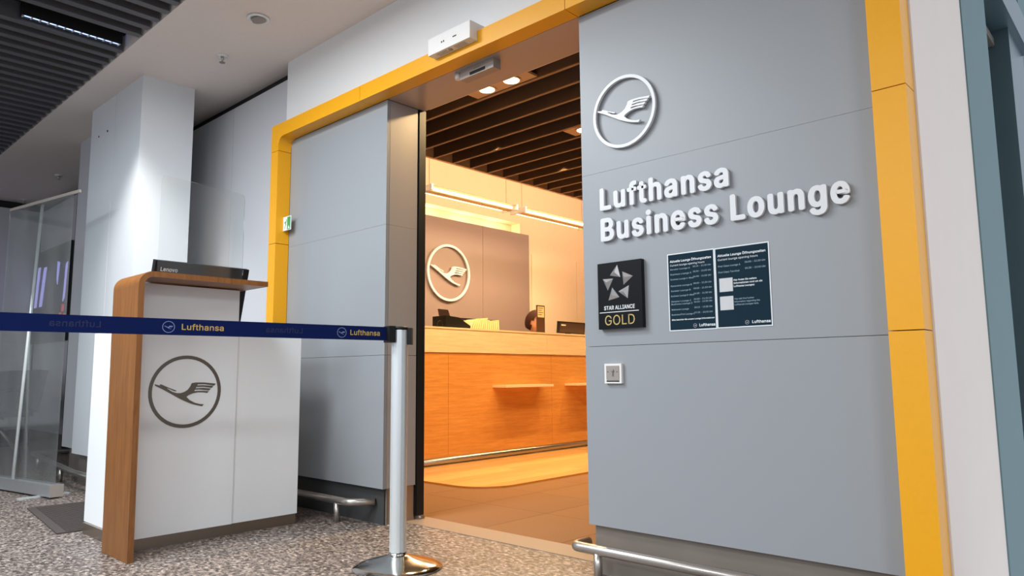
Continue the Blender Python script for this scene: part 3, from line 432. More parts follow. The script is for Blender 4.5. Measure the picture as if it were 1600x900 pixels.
box(-3.05, -1.742, 2.302, 2.56, 2.25, 2.265).build('soffit_panel', M_soffit, facade)
box(-3.05, -1.742, 2.561, 2.60, 2.27, 2.30).build('soffit_lip', M_cream, facade)
box(-4.12, -3.062, 2.335, 2.345, 0, .183).build('plinth_plate', M_plinth, facade)
box(-1.73, -.55, 2.325, 2.334, 0, .183).build('plinth_plate', M_plinth, facade)
M_plj = mat('jamb_plinth_plate', (176, 150, 124), .4, metal=.5)
box(-3.072, -3.062, 2.3455, 2.512, 0, .183).build('plinth_plate', M_plj, facade)
box(-1.7299, -1.722, 2.345, 2.512, 0, .183).build('plinth_plate', M_plinth, facade)

# yellow portal frame, in its own mitred lengths
fr = thing('trim_1', (-4.1, 2.3, 0), kind='structure', label='thick yellow portal frame around the lounge front')
Y0, Y1 = 2.21, 2.299; rr = .055; g = .0015
def frame(pts): MB().prism(pts, 1, Y0, Y1).bevel(.003).build('frame_length', M_yellow, fr)
xo, xi, zi, zo = -4.13, -4.045, 2.25, 2.336
arc = [(xi+rr-rr*math.sin(a), zi-rr+rr*math.cos(a)) for a in [PI/2*i/6 for i in range(7)]]
frame([(xo, 2.165+g), (xo, zo), (-3.18-g, zo), (-3.18-g, zi)] + arc + [(xi, 2.165+g)])
for a, b in ((0, .872), (.872, 1.575), (1.575, 2.165)): frame([(xo, a+g), (xo, b-g), (xi, b-g), (xi, a+g)])
frame([(-3.18+g, zi), (-3.18+g, zo), (-1.745-g, zo), (-1.745-g, zi)])
xi2, xo2 = -.607, -.516
frame([(-1.745+g, zi), (-1.745+g, zo), (xo2, zo), (xo2, 2.165+g), (xi2, 2.165+g), (xi2, zi)])
for a, b in ((0, .872), (.872, 1.575), (1.575, 2.165)): frame([(xi2, a+g), (xi2, b-g), (xo2, b-g), (xo2, a+g)])

# grey wall left of the portal, with its shadow gap under the ceiling
wl = thing('wall_left', (-6, 2.33, 0), kind='structure', label='pale grey cladding wall left of the yellow portal')
box(-9.9, -4.116, 2.40, 2.5, 0, 2.79).build('shadow_gap', M_black, wl)
xs = [-4.118, -4.915, -5.72, -6.52, -7.33]
for a, b in zip(xs, xs[1:]):
    box(b+.002, a-.002, 2.33, 2.36, .19, 2.70).bevel(.002).build('panel', M_lgrey, wl)
for a, b in ((-8.42, -9.05), (-9.05, -9.7)):
    box(b+.002, a-.002, 2.33, 2.36, .19, 2.70).bevel(.002).build('panel', M_lgrey, wl)
box(-9.9, -4.12, 2.365, 2.39, 0, .19).build('plinth_plate', M_plinth, wl)
d = thing('door_2', (-7.87, 2.34, 0), kind='structure', label='dark glazed door in the grey wall beyond the column')
m = MB(); m.box(-7.40, -7.335, 2.32, 2.38, 0, 2.70); m.box(-8.415, -8.35, 2.32, 2.38, 0, 2.70); m.box(-8.35, -7.40, 2.32, 2.38, 2.6, 2.70)
m.build('frame', M_black, d); box(-8.35, -7.40, 2.35, 2.362, .01, 2.6).build('pane', M_glass, d)
wf = thing('wall_end', (-9.8, 0, 0), kind='structure', label='grey wall closing the far end of the concourse')
for i in range(6): box(-9.76, -9.72, 2.32-.9*(i+1), 2.32-.9*i-.004, .19, 2.70).build('panel', M_lgrey, wf)
box(-9.9, -9.77, -3.2, 2.4, 0, 2.79).build('backing', M_black, wf)

# white clad column
c = thing('column', (-5.45, 1.9, 0), kind='structure', label='white clad column behind the check-in podium')
m = MB(); m.prism([(-5.48, 1.722), (-4.985, 1.722), (-4.985, 2.07), (-5.48, 2.07)], 2, .20, 2.79).bevel(.003).build('cladding_panel', M_col, c)
MB().prism([(-5.97, 1.715), (-5.488, 1.722), (-5.488, 2.07), (-5.97, 2.07)], 2, .22, 2.79).bevel(.003).build('cladding_panel', M_col, c)
box(-6.88, -5.98, 1.90, 2.25, .20, 2.79).bevel(.004).build('cladding_panel', M_lgrey, c)
m = MB(); m.box(-5.95, -5.02, 1.76, 2.04, 0, .22); m.box(-6.84, -5.98, 1.95, 2.2, 0, .20); m.build('plinth_plate', M_plinth, c)
m = MB()
for x in (-5.62, -5.80): m.lathe([(.008, 0), (.008, .004)], (0, 0, 0), 8); bmesh.ops.rotate(m.bm, verts=m.bm.verts[-16:], cent=(0, 0, 0), matrix=Matrix.Rotation(PI/2, 3, 'X')); bmesh.ops.translate(m.bm, verts=m.bm.verts[-16:], vec=(x, 1.719, 2.55))
m.build('fixing_cap', M_black, c)

# right return wall: beige plaster, teal wall and a dark doorway
wr = thing('wall_right', (-.5, 3, 0), kind='structure', label='beige and teal wall running back beside the yellow portal')
box(-.62, -.51, 2.302, 3.05, 0, 2.9).build('plaster_panel', M_beige, wr)
box(-.62, -.505, 3.05, 3.56, 0, 2.9).build('teal_panel', M_teal, wr)
box(-.62, -.60, 3.56, 9, 0, 2.9).build('backing', M_black, wr)
box(-.599, -.50, 4.6, 9, 0, 2.9).build('teal_panel', M_teal, wr)
dr = thing('door_3', (-.52, 4.0, 0), kind='structure', label='dark doorway with a teal metal frame at the far right')
m = MB(); m.box(-.598, -.50, 4.15, 4.598, 0, 2.44); m.box(-.598, -.47, 3.62, 4.598, 2.44, 2.62); m.build('frame', M_tealf, dr)
m = MB(); m.box(-.598, -.56, 3.80, 4.14, 2.36, 2.40); m.build('closer_arm', M_plinth, dr)

# lounge shell
box(-8, -.62, 2.44, 9.2, -.12, -.011).build('floor_lounge', M_carpetbase, kind='structure', label='underlay of the lounge floor')
box(-3.062, -1.73, 2.44, 2.60, -.01, .003).build('trim_2', M_thresh, kind='structure', label='beige stone threshold between granite and carpet')
fl = thing('floor_carpet', (0, 2.6, 0), kind='structure', label='brown carpet tiles of the lounge floor')
ci = 0
TS = .5
tiles = {}
for iy in range(9):
    for ix in range(12):
        x0 = -.64 - TS*(ix+1); y0 = 2.601 + TS*iy
        if x0 < -4.7: continue
        k = random.randrange(3)
        if k not in tiles:
            tiles[k] = MB().box(.0012, TS-.0012, .0012, TS-.0012, -.01, 0).build('carpet_tile', M_carpet[k], None); o = tiles[k]
            o.parent = fl
        else:
            o = tiles[k].copy(); COL.objects.link(o)
        o.location = (x0, y0-2.6, 0)
pf = thing('floor_wood', (-4, 3.4, 0), kind='structure', label='raised oak floor in front of the reception desk')
def ws(x): return 3.41 if x < -3.72 else 3.71-math.sqrt(max(0, .29**2-(x+3.72)**2))*1.035
px = -4.72; PW = .1285; i = 0
while px < -3.431:
    a, b = px+.0004, min(px+PW, -3.43)-.0004
    cuts = [a+(b-a)*t for t in (0, .25, .5, .75, 1)]
    bot = [(x, ws(x)) for x in cuts]
    brk = [4.3+.37*(i*7 % 5), 5.9+.31*(i*3 % 5), 7.6]
    ys = None
    MB().prism(bot+[(b, brk[0]), (a, brk[0])], 2, 0.0005, .012).build('plank', M_plank[i % 3], pf)
    for j in (0, 1): box(a, b, brk[j]+.001, brk[j+1], .0005, .012).build('plank', M_plank[(i+j+1) % 3], pf)
    px += PW; i += 1
edge = [(-4.72, 3.41)] + [(-3.72+.29*math.sin(a), 3.71-.30*math.cos(a)) for a in [PI/2*k/14 for k in range(15)]] + [(-3.43, 7.6)]
outer = [(-4.72, 3.404)] + [(-3.72+.297*math.sin(a), 3.711-.307*math.cos(a)) for a in [PI/2*k/14 for k in range(15)]] + [(-3.423, 7.6)]
MB().prism(edge+outer[::-1], 2, 0.0005, .0125).build('edge_strip', M_brass, pf)

lw = thing('wall_lounge', (-6, 6, 0), kind='structure', label='cream lounge wall with a niche and a mauve logo panel')
# wall plane x=-6 with a niche opening y 3.6..6.58, z 2.30..2.64
m = MB(); m.box(-6.2, -6.0, 2.56, 9.2, 2.64, 3.5); m.box(-6.2, -6.0, 6.58, 9.2, 2.27, 2.64); m.box(-6.2, -6.0, 2.56, 9.2, 0, 2.27); m.box(-6.2, -6.12, 2.56, 6.58, 2.27, 2.64)
m.build('plaster', M_cream, lw)
for a, b in ((2.6, 4.1), (4.1, 5.88), (5.88, 6.70)): box(-5.965, -5.93, a+.002, b-.002, .1, 2.50).bevel(.002).build('mauve_panel', M_mauve, lw)
box(-5.998, -5.966, 2.6, 6.66, .1, 2.26).build('batten_board', M_mauve, lw)
for a, b in ((6.81, 7.73), (7.73, 8.65)): box(-5.998, -5.985, a+.003, b-.003, .1, 2.275).bevel(.002).build('cream_panel', M_cream, lw)
m = MB(); m.box(-6.0, -5.975, 2.6, 6.60, 2.64, 2.655); m.box(-6.0, -5.975, 6.58, 6.60, 2.50, 2.64); m.build('niche_trim', M_cream, lw)
box(-8, -.62, 9.0, 9.2, 0, 3.5).build('wall_back', M_cream, kind='structure', label='cream wall at the far end of the lounge')
lc = thing('ceiling_lounge', (-3, 5, 2.5), kind='structure', label='dark slatted lounge ceiling')
box(-4.30, -.62, 2.60, 9.2, 3.0, 3.05).build('deck', M_black, lc)
box(-6.2, -4.30, 2.56, 9.2, 3.45, 3.5).build('cove_ceiling', M_cream, lc)
box(-4.335, -4.305, 2.60, 9.0, 2.5, 3.45).build('bulkhead', M_bulk, lc)
proto = None
for k in range(-5, 26):
    y = 3.723 + .2035*k
    if abs(y-3.0) < .09: continue
    if proto is None:
        mm = MB(); mm.box(-4.304, -.63, -.011, .011, 2.506, 2.72); mm.box(-4.304, -.63, -.011, .011, 2.5, 2.5058, mi=1)
        proto = mm.build('slat', [M_slat, M_slatedge], lc); o = proto
    else:
        o = proto.copy(); COL.objects.link(o)
    o.location = (0, y, 0)
# ------------------------------------------------------------------ writing and emblems on the facade
FU, FV = (1, 0, 0), (0, 0, 1)
YF = 2.30
t = thing('wall_emblem', (-1.522, YF, 1.776), 'raised white bird-in-circle emblem high on the grey wall', 'emblem')
R = .1445
place_outline('ring', ring(R, R*.915), M_sign, t, (-1.522, YF, 1.776), FU, FV, .012, 0, .006)
place_outline('bird', crane(R*1.0), M_sign, t, (-1.522, YF, 1.776), FU, FV, .012, 0, .006)
def lettering(name, words, label):
    t = thing(name, (words[0][1], YF, words[0][2]), label, 'sign')
    for s, x, z, cap, wd in words:
        ls, _ = text(s, cap, width=wd, track=.055); n = 0
        for ch, l in zip(s.replace(' ', ''), ls):
            d = cap*.060; dv = cap*.044
            l2 = [[(d + px*(wd-2*d)/wd, dv + py*(cap-2*dv)/cap) for px, py in sp] for sp in l]
            place_outline('letter', l2, M_sign, t, (x, YF, z), FU, FV, .012, d, .004+.0006*(n % 2), dv); n += 1
lettering('wall_lettering', [('Lufthansa', -1.654, 1.398, .090, .572), ('Business', -1.653, 1.274, .092, .525), ('Lounge', -1.107, 1.274, .092, .414)], 'white raised lettering naming the lounge on the grey wall')

# black plaque
t = thing('alliance_plaque', (-1.558, YF, 1.057), 'black glossy plaque with five silver triangles beside the notices', 'plaque')
box(-1.659, -1.459, 2.278, 2.2995, .929, 1.186).bevel(.001).build('board', M_plaque, t)
PU = (-1.558, 2.278, 1.057)
# five faceted silver triangles (u, v in metres from plaque centre)
def PP(x, y):   # photo crop coordinates -> plaque plane
    u = -.1 + .2*((x-25-(y-105)*.028)/515.0); top = 105-(x-25)*.12; bot = 865-(x-40)*.055
    return (u, .1285 - .257*(y-top)/(bot-top))
TR = [((262, 110), (176, 236), (300, 255)), ((323, 190), (445, 243), (338, 345)), ((400, 350), (387, 502), (278, 422)), ((203, 375), (290, 487), (160, 527)), ((90, 280), (215, 272), (152, 412))]
for tr in TR:
    p = [PP(*q) for q in tr]; cx = sum(q[0] for q in p)/3; cz = sum(q[1] for q in p)/3
    m = MB(); P3 = [(PU[0]+q[0], 2.2778, PU[2]+q[1]) for q in p]; ap = (PU[0]+cx, 2.2778-.011, PU[2]+cz)
    m.face([P3[0], P3[1], ap]); m.face([P3[1], P3[2], ap]); m.face([P3[2], P3[0], ap]); m.face(P3[::-1])
    bmesh.ops.remove_doubles(m.bm, verts=m.bm.verts, dist=1e-5)
    m.build('silver_triangle', M_silver, t)
place_outline('small_lettering', flat(text('STAR ALLIANCE', .0145, width=.142)[0]), M_print, t, (PU[0]-.074, 2.278, PU[2]-.054), FU, FV, 0, .0005, .0004)
box(-1.652, -1.474, 2.2770, 2.2779, .992, .9945).build('rule', M_print, t)
place_outline('gold_lettering', flat(text('GOLD', .037, width=.142)[0]), M_goldl, t, (PU[0]-.073, 2.278, PU[2]-.113), FU, FV, 0, 0, .0004)

# two notices
def notice(x0, x1, z0, z1, label, rows, right):
    t = thing('opening_hours_notice', ((x0+x1)/2, YF, z0), label, 'notice', 'opening-hours notices on the grey wall')
    box(x0, x1, 2.2982, 2.2997, z0, z1).build('paper', M_paper, t)
    b = .004
    box(x0+b, x1-b, 2.2977, 2.2981, z0+b, z1-b).build('printed_field', M_poster, t)
    W, H = x1-x0, z1-z0
    X = lambda f: x0+W*f
    Z = lambda f: z1-H*f
    def put(items, m, name, bold=0):
        sp = []
        for s, fx, fz, cap, wd, al in items: sp += flat(text(s, cap*H, X(fx)-x0, Z(fz)-z0, width=wd*W if wd else None, align=al)[0])
        place_outline(name, sp, m, t, (x0, 2.2977, z0), FU, FV, 0, bold, .0004)
    put([('Aktuelle Lounge Öffnungszeiten', .06, .115, .027, .88, 'l')], M_print, 'heading', .0004)
    put([('Current lounge opening hours', .06, .165, .025, .74, 'l')], M_print, 'subheading')
    put(rows[0], M_printd, 'timetable', .0001)
    if rows[1]: put(rows[1], M_print, 'bold_lines', .0003)
    put([('Lufthansa', .97, .955, .032, .33, 'r')], M_print, 'name_print', .0005)
    r = .021*H*1.15
    place_outline('round_emblem', ring(r, r*.9, (X(.555)-x0, Z(.942)-z0), 24)+crane(r*.8, (X(.555)-x0, Z(.942)-z0)), M_print, t, (x0, 2.2977, z0), FU, FV, 0, 0, .0004)
    return t
L_ = [('Senator Lounge A', '05:15 - 21:30 Uhr', .215), ('Business Lounge A', '05:30 - 22:00 Uhr', .28), ('Business Lounge A-West', '06:00 - 21:00 Uhr', .345), ('Panorama Lounge B', '08:00 - 21:30 Uhr', .43), ('Senator Lounge B', '05:00 - 21:30 Uhr', .495), ('Business Lounge B-West', '06:00 - 21:30 Uhr', .56), ('Senator Lounge Z', '06:00 - 21:30 Uhr', .63), ('Business Lounge Z', '06:00 - 19:00 Uhr', .665), ('Welcome Lounge', '05:15 - 13:30 Uhr', .735), ('Business/First Lounge C', '07:30 - 22:00 Uhr', .80)]
rows = []
for a, b, z in L_:
    rows.append((a, .06, z, .019, min(.5, .027*len(a)), 'l')); rows.append((b, .93, z-.01, .019, .38, 'r'))
notice(-1.359, -1.1725, .909, 1.191, 'dark petrol timetable notice nearer the black plaque', (rows, [('Bitte beachten Sie unsere Lounge Informationen', .06, .865, .017, .90, 'l')]), False)
rows = [('First Class Lounge A', .06, .245, .021, .42, 'l'), ('06:00 - 21:30 Uhr', .93, .225, .021, .37, 'r'), ('First Class Terminal', .06, .32, .021, .40, 'l'), ('05:30 - 22:00 Uhr', .93, .30, .021, .37, 'r'),
        ('You will find further', .34, .66, .019, .36, 'l'), ('information regarding the', .34, .695, .019, .46, 'l'), ('Lufthansa Lounges here.', .34, .73, .019, .44, 'l')]
t = notice(-1.1715, -.9755, .910, 1.190, 'petrol notice with two pale squares, on the side of the yellow frame', (rows, [('Hier finden Sie weitere', .34, .43, .020, .42, 'l'), ('Informationen rund um die', .34, .468, .020, .52, 'l'), ('Lufthansa Lounges:', .34, .506, .020, .38, 'l')]), True)
for z in (1.035, .972): box(-1.157, -1.108, 2.2972, 2.2976, z, z+.047).build('pale_square', mat('pale_square', (196, 198, 200), .6), t)

# key switch
t = thing('key_switch', (-1.604, YF, .759), 'small white key switch on the lower grey panel', 'switch')
box(-1.643, -1.565, 2.286, 2.2997, .722, .797).bevel(.004, 2).build('housing', M_whitep, t)
box(-1.633, -1.575, 2.2835, 2.2859, .736, .789).bevel(.001).build('cover_plate', M_grey, t)
m = MB(); m.prism([(-1.604+.006*math.cos(a), .771+.006*math.sin(a)) for a in [2*PI*i/16 for i in range(16)]], 1, 2.279, 2.2834); m.box(-1.607, -1.601, 2.279, 2.2834, .752, .767)
m.build('lock_cylinder', M_steel, t)
for x in (-1.625, -1.583): MB().prism([(x+.002*math.cos(a), .766+.002*math.sin(a)) for a in [2*PI*i/8 for i in range(8)]], 1, 2.2828, 2.2834).build('screw', M_plast, t)
box(-1.633, -1.575, 2.2845, 2.2859, .7285, .733).build('dark_slot', M_plast, t)

# exit sign on the left leg of the frame
t = thing('exit_sign', (-4.03, 2.262, 1.70), 'tiny green and white exit pictogram on the yellow frame', 'sign')
def ex(name, u0, u1, v0, v1, m, y): box(u0, u1, y, y+.0015, v0, v1).build(name, m, t)
bx0 = -4.0445; W_ = .092
box(bx0, bx0+W_, 2.259, 2.262, 1.656, 1.744).build('plate', M_paper, t)
ex('green_field', bx0+W_*.56, bx0+W_*.93, 1.660, 1.738, M_green, 2.257)
place_outline('runner', [[(.012,.012),(.026,.034),(.020,.048),(.012,.044),(.010,.048),(.022,.056),(.030,.054),(.040,.064),(.043,.060),(.032,.046),(.034,.034),(.026,.026),(.016,.010)], [(.030,.062),(.036,.062),(.036,.070),(.030,.070)]], M_green, t, (bx0+.004, 2.259, 1.658), FU, FV, 0, 0, .0006)
place_outline('arrow', [[(.056,.008),(.080,.008),(.064,.030)]], M_paper, t, (bx0+.004, 2.257, 1.656), FU, FV, 0, 0, .0004)

# detector box on the frame and door sensor under the soffit
t = thing('people_counter', (-2.40, 2.19, 2.29), 'white louvred sensor box on the yellow frame above the doorway', 'sensor')
m = MB(); m.box(-2.55, -2.26, 2.162, 2.2095, 2.288, 2.372); m.bevel(.003); m.build('housing', M_whitep, t)
box(-2.55, -2.26, 2.2097, 2.2995, 2.337, 2.372).build('back_box', M_whitep, t)
for x in (-2.505, -2.38):
    for y in (2.176, 2.186, 2.196): box(x, x+.07, y, y+.003, 2.2868, 2.2879).build('vent_slot', M_grey, t)
MB().lathe([(.010, -.004), (.012, 0)], (-2.415, 2.186, 2.2879), 16).build('lens', M_grey, t)
for x in (-2.455, -2.441): box(x, x+.006, 2.1605, 2.1619, 2.325, 2.333).build('status_light', M_plast, t)
m = MB(); m.box(-2.375, -2.350, 2.1605, 2.1619, 2.326, 2.331); m.build('data_slot', M_plast, t)
t = thing('door_sensor', (-2.42, 2.34, 2.25), 'grey door sensor under the soffit of the doorway', 'sensor')
box(-2.50, -2.27, 2.325, 2.375, 2.202, 2.2495).bevel(.010, 3).build('housing', M_grey, t)
box(-2.43, -2.325, 2.3235, 2.33, 2.207, 2.222).build('dark_window', M_plast, t)
box(-2.405, -2.36, 2.3238, 2.33, 2.231, 2.236).build('maker_plate', M_plinth, t)
m = MB(); m.tube([(-2.535, 2.345, 2.2495), (-2.535, 2.345, 2.222)], [.018, .016], 16); m.build('round_detector', M_whitep, t)

# sliding door leaf parked behind the left panels
t = thing('door_1', (-3.6, 2.545, 0), kind='structure', label='black edged sliding glass door parked behind the left panels')
m = MB(); m.box(-3.09, -3.045, 2.522, 2.568, .022, 2.249); m.box(-4.05, -4.01, 2.522, 2.568, .022, 2.249); m.box(-4.01, -3.09, 2.522, 2.568, .022, .12); m.box(-4.01, -3.09, 2.522, 2.568, 2.2, 2.249)
m.build('leaf_frame', M_black, t)
box(-4.01, -3.09, 2.54, 2.552, .12, 2.2).build('pane', M_glass, t)
box(-3.058, -3.052, 2.5135, 2.5215, .03, 2.249).build('brush_seal', M_plast, t)
m = MB(); m.box(-3.07, -3.035, 2.525, 2.565, .0005, .0215); m.tube([(-3.04, 2.53, .012), (-3.04, 2.56, .012)], .008, 8); m.build('floor_guide', M_steel, t)

# ------------------------------------------------------------------ bumper rails
def rail(label, path, r, posts, legs_to):
    t = thing('bumper_rail', (path[0][0], path[0][1], 0), label, 'rail', 'stainless bumper rails along the walls')
    MB().tube(path, r, 14).build('tube', M_steel, t)
    for p in posts:
        MB().tube([(p[0], p[1], .0005), (p[0], p[1], .1)], .016, 12).build('leg', M_steel, t)
    for a, b in legs_to: MB().tube([a, b], .012, 10).build('wall_bracket', M_steel, t)
zr = .11; r_ = .019
def bend(cx, cy, rad, a0, a1, n=6): return [(cx+rad*math.cos(math.radians(a0+(a1-a0)*i/n)), cy+rad*math.sin(math.radians(a0+(a1-a0)*i/n)), zr) for i in range(n+1)]
rail('bumper rail with a bent end left of the doorway, behind the podium', [(-4.08, 2.215, zr)] + [(-3.26, 2.215, zr)] + bend(-3.26, 2.275, .06, -90, -35) + [(-3.135, 2.3395-.022, zr)], r_, [(-3.33, 2.215), (-3.95, 2.215)], [((-3.95, 2.215, .15), (-3.95, 2.3345, .15))])
rail('bumper rail in front of the plinth under the lettering wall', [(-1.765, 2.324, zr)] + bend(-1.740, 2.262, .028, 180, 270) + [(-.56, 2.234, zr)], r_, [(-1.655, 2.234), (-1.0, 2.234)], [])
rail('bumper rail running past the foot of the white column', [(-7.45, 2.32, zr), (-7.45, 1.90, zr)] + bend(-7.40, 1.88, .05, 180, 270) + [(-5.72, 1.66, zr), (-5.2, 1.66, zr)], r_, [(-6.16, 1.705), (-7.2, 1.82)], [])

# ------------------------------------------------------------------ podium
XF = -3.45
t = thing('checkin_podium', (-3.75, 1.6, 0), 'white check-in podium with an oak waterfall top and grey bird emblem', 'podium')
pod = t
box(-3.47, XF, 1.2, 1.701, .052, 1.188).bevel(.0015).build('front_panel', M_podw, t)
box(-4.095, XF-.007, 1.7035, 2.057, .052, .985).bevel(.0015).build('side_cabinet', M_podw, t)
box(-4.095, -3.472, 1.25, 1.7025, .052, .985).bevel(.0015).build('body', M_podw, t)
M_podpl = mat('podium_plinth', (150, 138, 126), .32, metal=.85, nscale=4, namt=.12, rough_var=.08)
box(-4.06, -3.462, 1.235, 2.052, 0, .0515).build('plinth', M_podpl, t)
# waterfall board: upright, bend, top
ro, th = .062, .024; y0 = 1.150; zt = 1.2185
def rib(r): return [(y0+ro - r*math.cos(a), zt-ro + r*math.sin(a)) for a in [PI/2*i/10 for i in range(11)]]
prof = [(y0+.012, 0.001)] + rib(ro) + [(1.745, zt), (1.745, zt-th)] + rib(ro-th)[::-1] + [(y0+.012+th, 0.001)]
M_pw = wood('oak_veneer_waterfall', (104, 60, 22), (140, 90, 40), 2, 1.0)
MB().prism(prof, 0, -3.552, -3.25).bevel(.0015).build('waterfall_top', [M_pw], t)
# emblem
O = (XF, 1.4535, .6925); LU, LV = (0, 1, 0), (0, 0, 1); R = .1685
place_outline('emblem_ring', ring(R, R*.905), M_crg, t, O, LU, LV, .0015, 0, 0)
place_outline('emblem_bird', crane(R), M_crg, t, O, LU, LV, .0015, 0, 0)

# monitor behind the podium top, tilted; seen from its back
t = thing('podium_monitor', (-3.72, 1.57, .986), 'black monitor seen from behind, standing on the check-in podium', 'monitor')
ang = math.radians(-16); cc = (-3.567, 1.57, 1.317)
def tilt(m): return m.rot(cc, 'Y', -ang)
tilt(box(-3.60, -3.567, 1.333, 1.806, 1.030, 1.317).bevel(.004)).build('back_cover', M_plast, t)
tilt(box(-3.606, -3.601, 1.345, 1.795, 1.045, 1.307)).build('screen', M_black, t)
MB().box(-3.70, -3.66, 1.53, 1.61, 1.0, 1.16).build('neck', M_plast, t); box(-3.83, -3.62, 1.45, 1.70, .986, 1.0).bevel(.003).build('foot', M_plast, t)
me_sp = flat(text('Lenovo', .019, width=.083)[0])
ob = place_outline('back_lettering', me_sp, M_print, t, (-3.567, 1.360, 1.268), LU, LV, 0, .0005, .0004)
c3 = Vector(cc) - origin(t)
for v in ob.data.vertices: v.co = c3 + Matrix.Rotation(-ang, 3, 'Y') @ (v.co - c3)
sp = [[(0, 0), (.005, 0), (.005, .018), (0, .018)], [(0, .022), (.005, .022), (.005, .027), (0, .027)]]
ob = place_outline('back_mark', sp, M_printd, t, (-3.567, 1.770, 1.284), LU, LV, 0, 0, .0004)
for v in ob.data.vertices: v.co = c3 + Matrix.Rotation(-ang, 3, 'Y') @ (v.co - c3)

# clear hygiene screen on the podium
t = thing('acrylic_screen', (-3.5, 1.6, zt), 'clear acrylic screen standing on the oak podium top', 'screen')
r2 = .03; Y0s, Y1s, Z1s = 1.318, 1.735, 1.699
def rc(cy, cz, a0): return [(cy+r2*math.cos(math.radians(a0+15*i)), cz+r2*math.sin(math.radians(a0+15*i))) for i in range(7)]
MB().prism([(Y0s, zt+.001), (Y1s, zt+.001)] + rc(Y1s-r2, Z1s-r2, 0) + rc(Y0s+.008, Z1s-.008, 90)[:1] + [(Y0s, Z1s-.008)], 0, -3.504, -3.5).build('sheet', M_clear, t)
for y in (1.36, 1.67): box(-3.53, -3.475, y, y+.03, zt+.0005, zt+.02).build('foot', M_clear, t)
for i, (y, lab) in enumerate(((1.735, 'clear brochure holder on the low podium cabinet, near the tall panel'), (1.90, 'clear brochure holder on the low podium cabinet, toward the yellow frame'))):
    t = thing('brochure_holder', (-3.6, y, .986), lab, 'holder', 'clear holders on the podium')
    MB().prism([(y, .986), (y+.075, .986)] + [(y+.0375+.0375*math.cos(a), 1.02+.03*math.sin(a)) for a in [PI*k/8 for k in range(9)]], 0, -3.604, -3.6).build('front_sheet', M_clear, t)
    box(-3.68, -3.605, y, y+.075, .986, .989).build('base', M_clear, t)

# ------------------------------------------------------------------ belt barrier
PX, PY = -2.366, 1.862
def post(px, py, ang, label):
    t = thing('barrier_post', (px, py, 0), label, 'barrier post', 'belt barrier posts')
    MB().lathe([(.175, .0005), (.178, .004), (.176, .008), (.15, .018), (.11, .030), (.07, .040), (.045, .048), (.036, .052)], (px, py, 0), 48).build('base', M_chrome, t)
    pts = []
    for i in range(96):
        a = 2*PI*i/96; r = .0335
        q = (a+ang) % (PI/2); q = min(q, PI/2-q)
        if q < .11: r = .026
        pts.append((px+r*math.cos(a), py+r*math.sin(a)))
    MB().prism(pts, 2, .062, .945).build('tube', M_alu, t)
    MB().lathe([(.034, .046), (.034, .060)], (px, py, 0), 32).build('collar', M_chrome, t)
    MB().lathe([(.030, .945), (.034, .946), (.034, .955), (.028, .959)], (px, py, 0), 32).build('cap', M_plast, t)
    return t
pt = post(PX, PY, .3, 'silver belt barrier post with black head before the doorway')
d0 = Vector((-2.61+2.43, .53-1.83, 0)).normalized(); n0 = Vector((d0.y, -d0.x, 0))
def clip(o_, m_, name, a, b, hw, z0, z1):
    c0 = Vector((PX, PY, 0)); v = [c0+d0*a-n0*hw, c0+d0*a+n0*hw, c0+d0*b+n0*hw, c0+d0*b-n0*hw]
    MB().prism([(p.x, p.y) for p in v], 2, z0, z1).bevel(.002).build(name, m_, o_)
clip(pt, M_plast, 'belt_cassette', .0335, .062, .024, .893, .9595)
# receiver clip on the far side of the head
v0 = Vector((PX, PY, 0)); q = Vector((.678, .735, 0)); q2 = Vector((.735, -.678, 0))
for nm, dirv in (('receiver_clip', Vector((.735, .678, 0))),):
    s = Vector((-dirv.y, dirv.x, 0)); v = [v0+dirv*.034-s*.018, v0+dirv*.034+s*.018, v0+dirv*.052+s*.018, v0+dirv*.052-s*.018]
    MB().prism([(p.x, p.y) for p in v], 2, .885, .953).bevel(.002).build(nm, M_plast, pt)
p2 = v0 + d0*2.05
post(p2.x, p2.y, .3, 'silver belt barrier post at the other end of the navy belt')
t = thing('barrier_belt', (PX+d0.x*.064, PY+d0.y*.064, .9), 'navy retractable belt with gold lettering stretched from the barrier post', 'belt')
a = v0+d0*.0625; b = v0+d0*2.0145; th2 = n0*.0008
MB().prism([((a+th2).x, (a+th2).y), ((a-th2).x, (a-th2).y), ((b-th2).x, (b-th2).y), ((b+th2).x, (b+th2).y)], 2, .9005, .9555).build('webbing', M_belt, t)
# print: text runs toward the post as seen from the camera side
side = n0 if n0.dot(Vector((0, 0, 0))-a) > 0 else -n0
BU = -d0
A0 = Vector((-2.43, 1.83, 0)); off0 = (A0 - v0).dot(d0)
def on_belt(s, z): return v0 + d0*(s+off0) + side*.0009 + Vector((0, 0, z))
for s_t, w_t, s_l in ((.809, .143, .8485), (.185, .134, .2195)):
    sp, _ = text('Lufthansa', .0195, width=w_t)
    place_outline('gold_lettering', flat(sp), M_gold, t, on_belt(s_t, .9195), BU, (0, 0, 1), 0, .0006, .0003)
    place_outline('emblem', ring(.0195, .0178, n=32)+crane(.0165), M_bluep, t, on_belt(s_l, .9275), BU, (0, 0, 1), 0, .0002, .0003)
for s_t in (1.19, .52):
    sp, _ = text('Lufthansa', .0195, width=.143, mirror=True)
    place_outline('show_through', flat(sp), M_beltd, t, on_belt(s_t, .9195), BU, (0, 0, 1), 0, .0006, .0003)

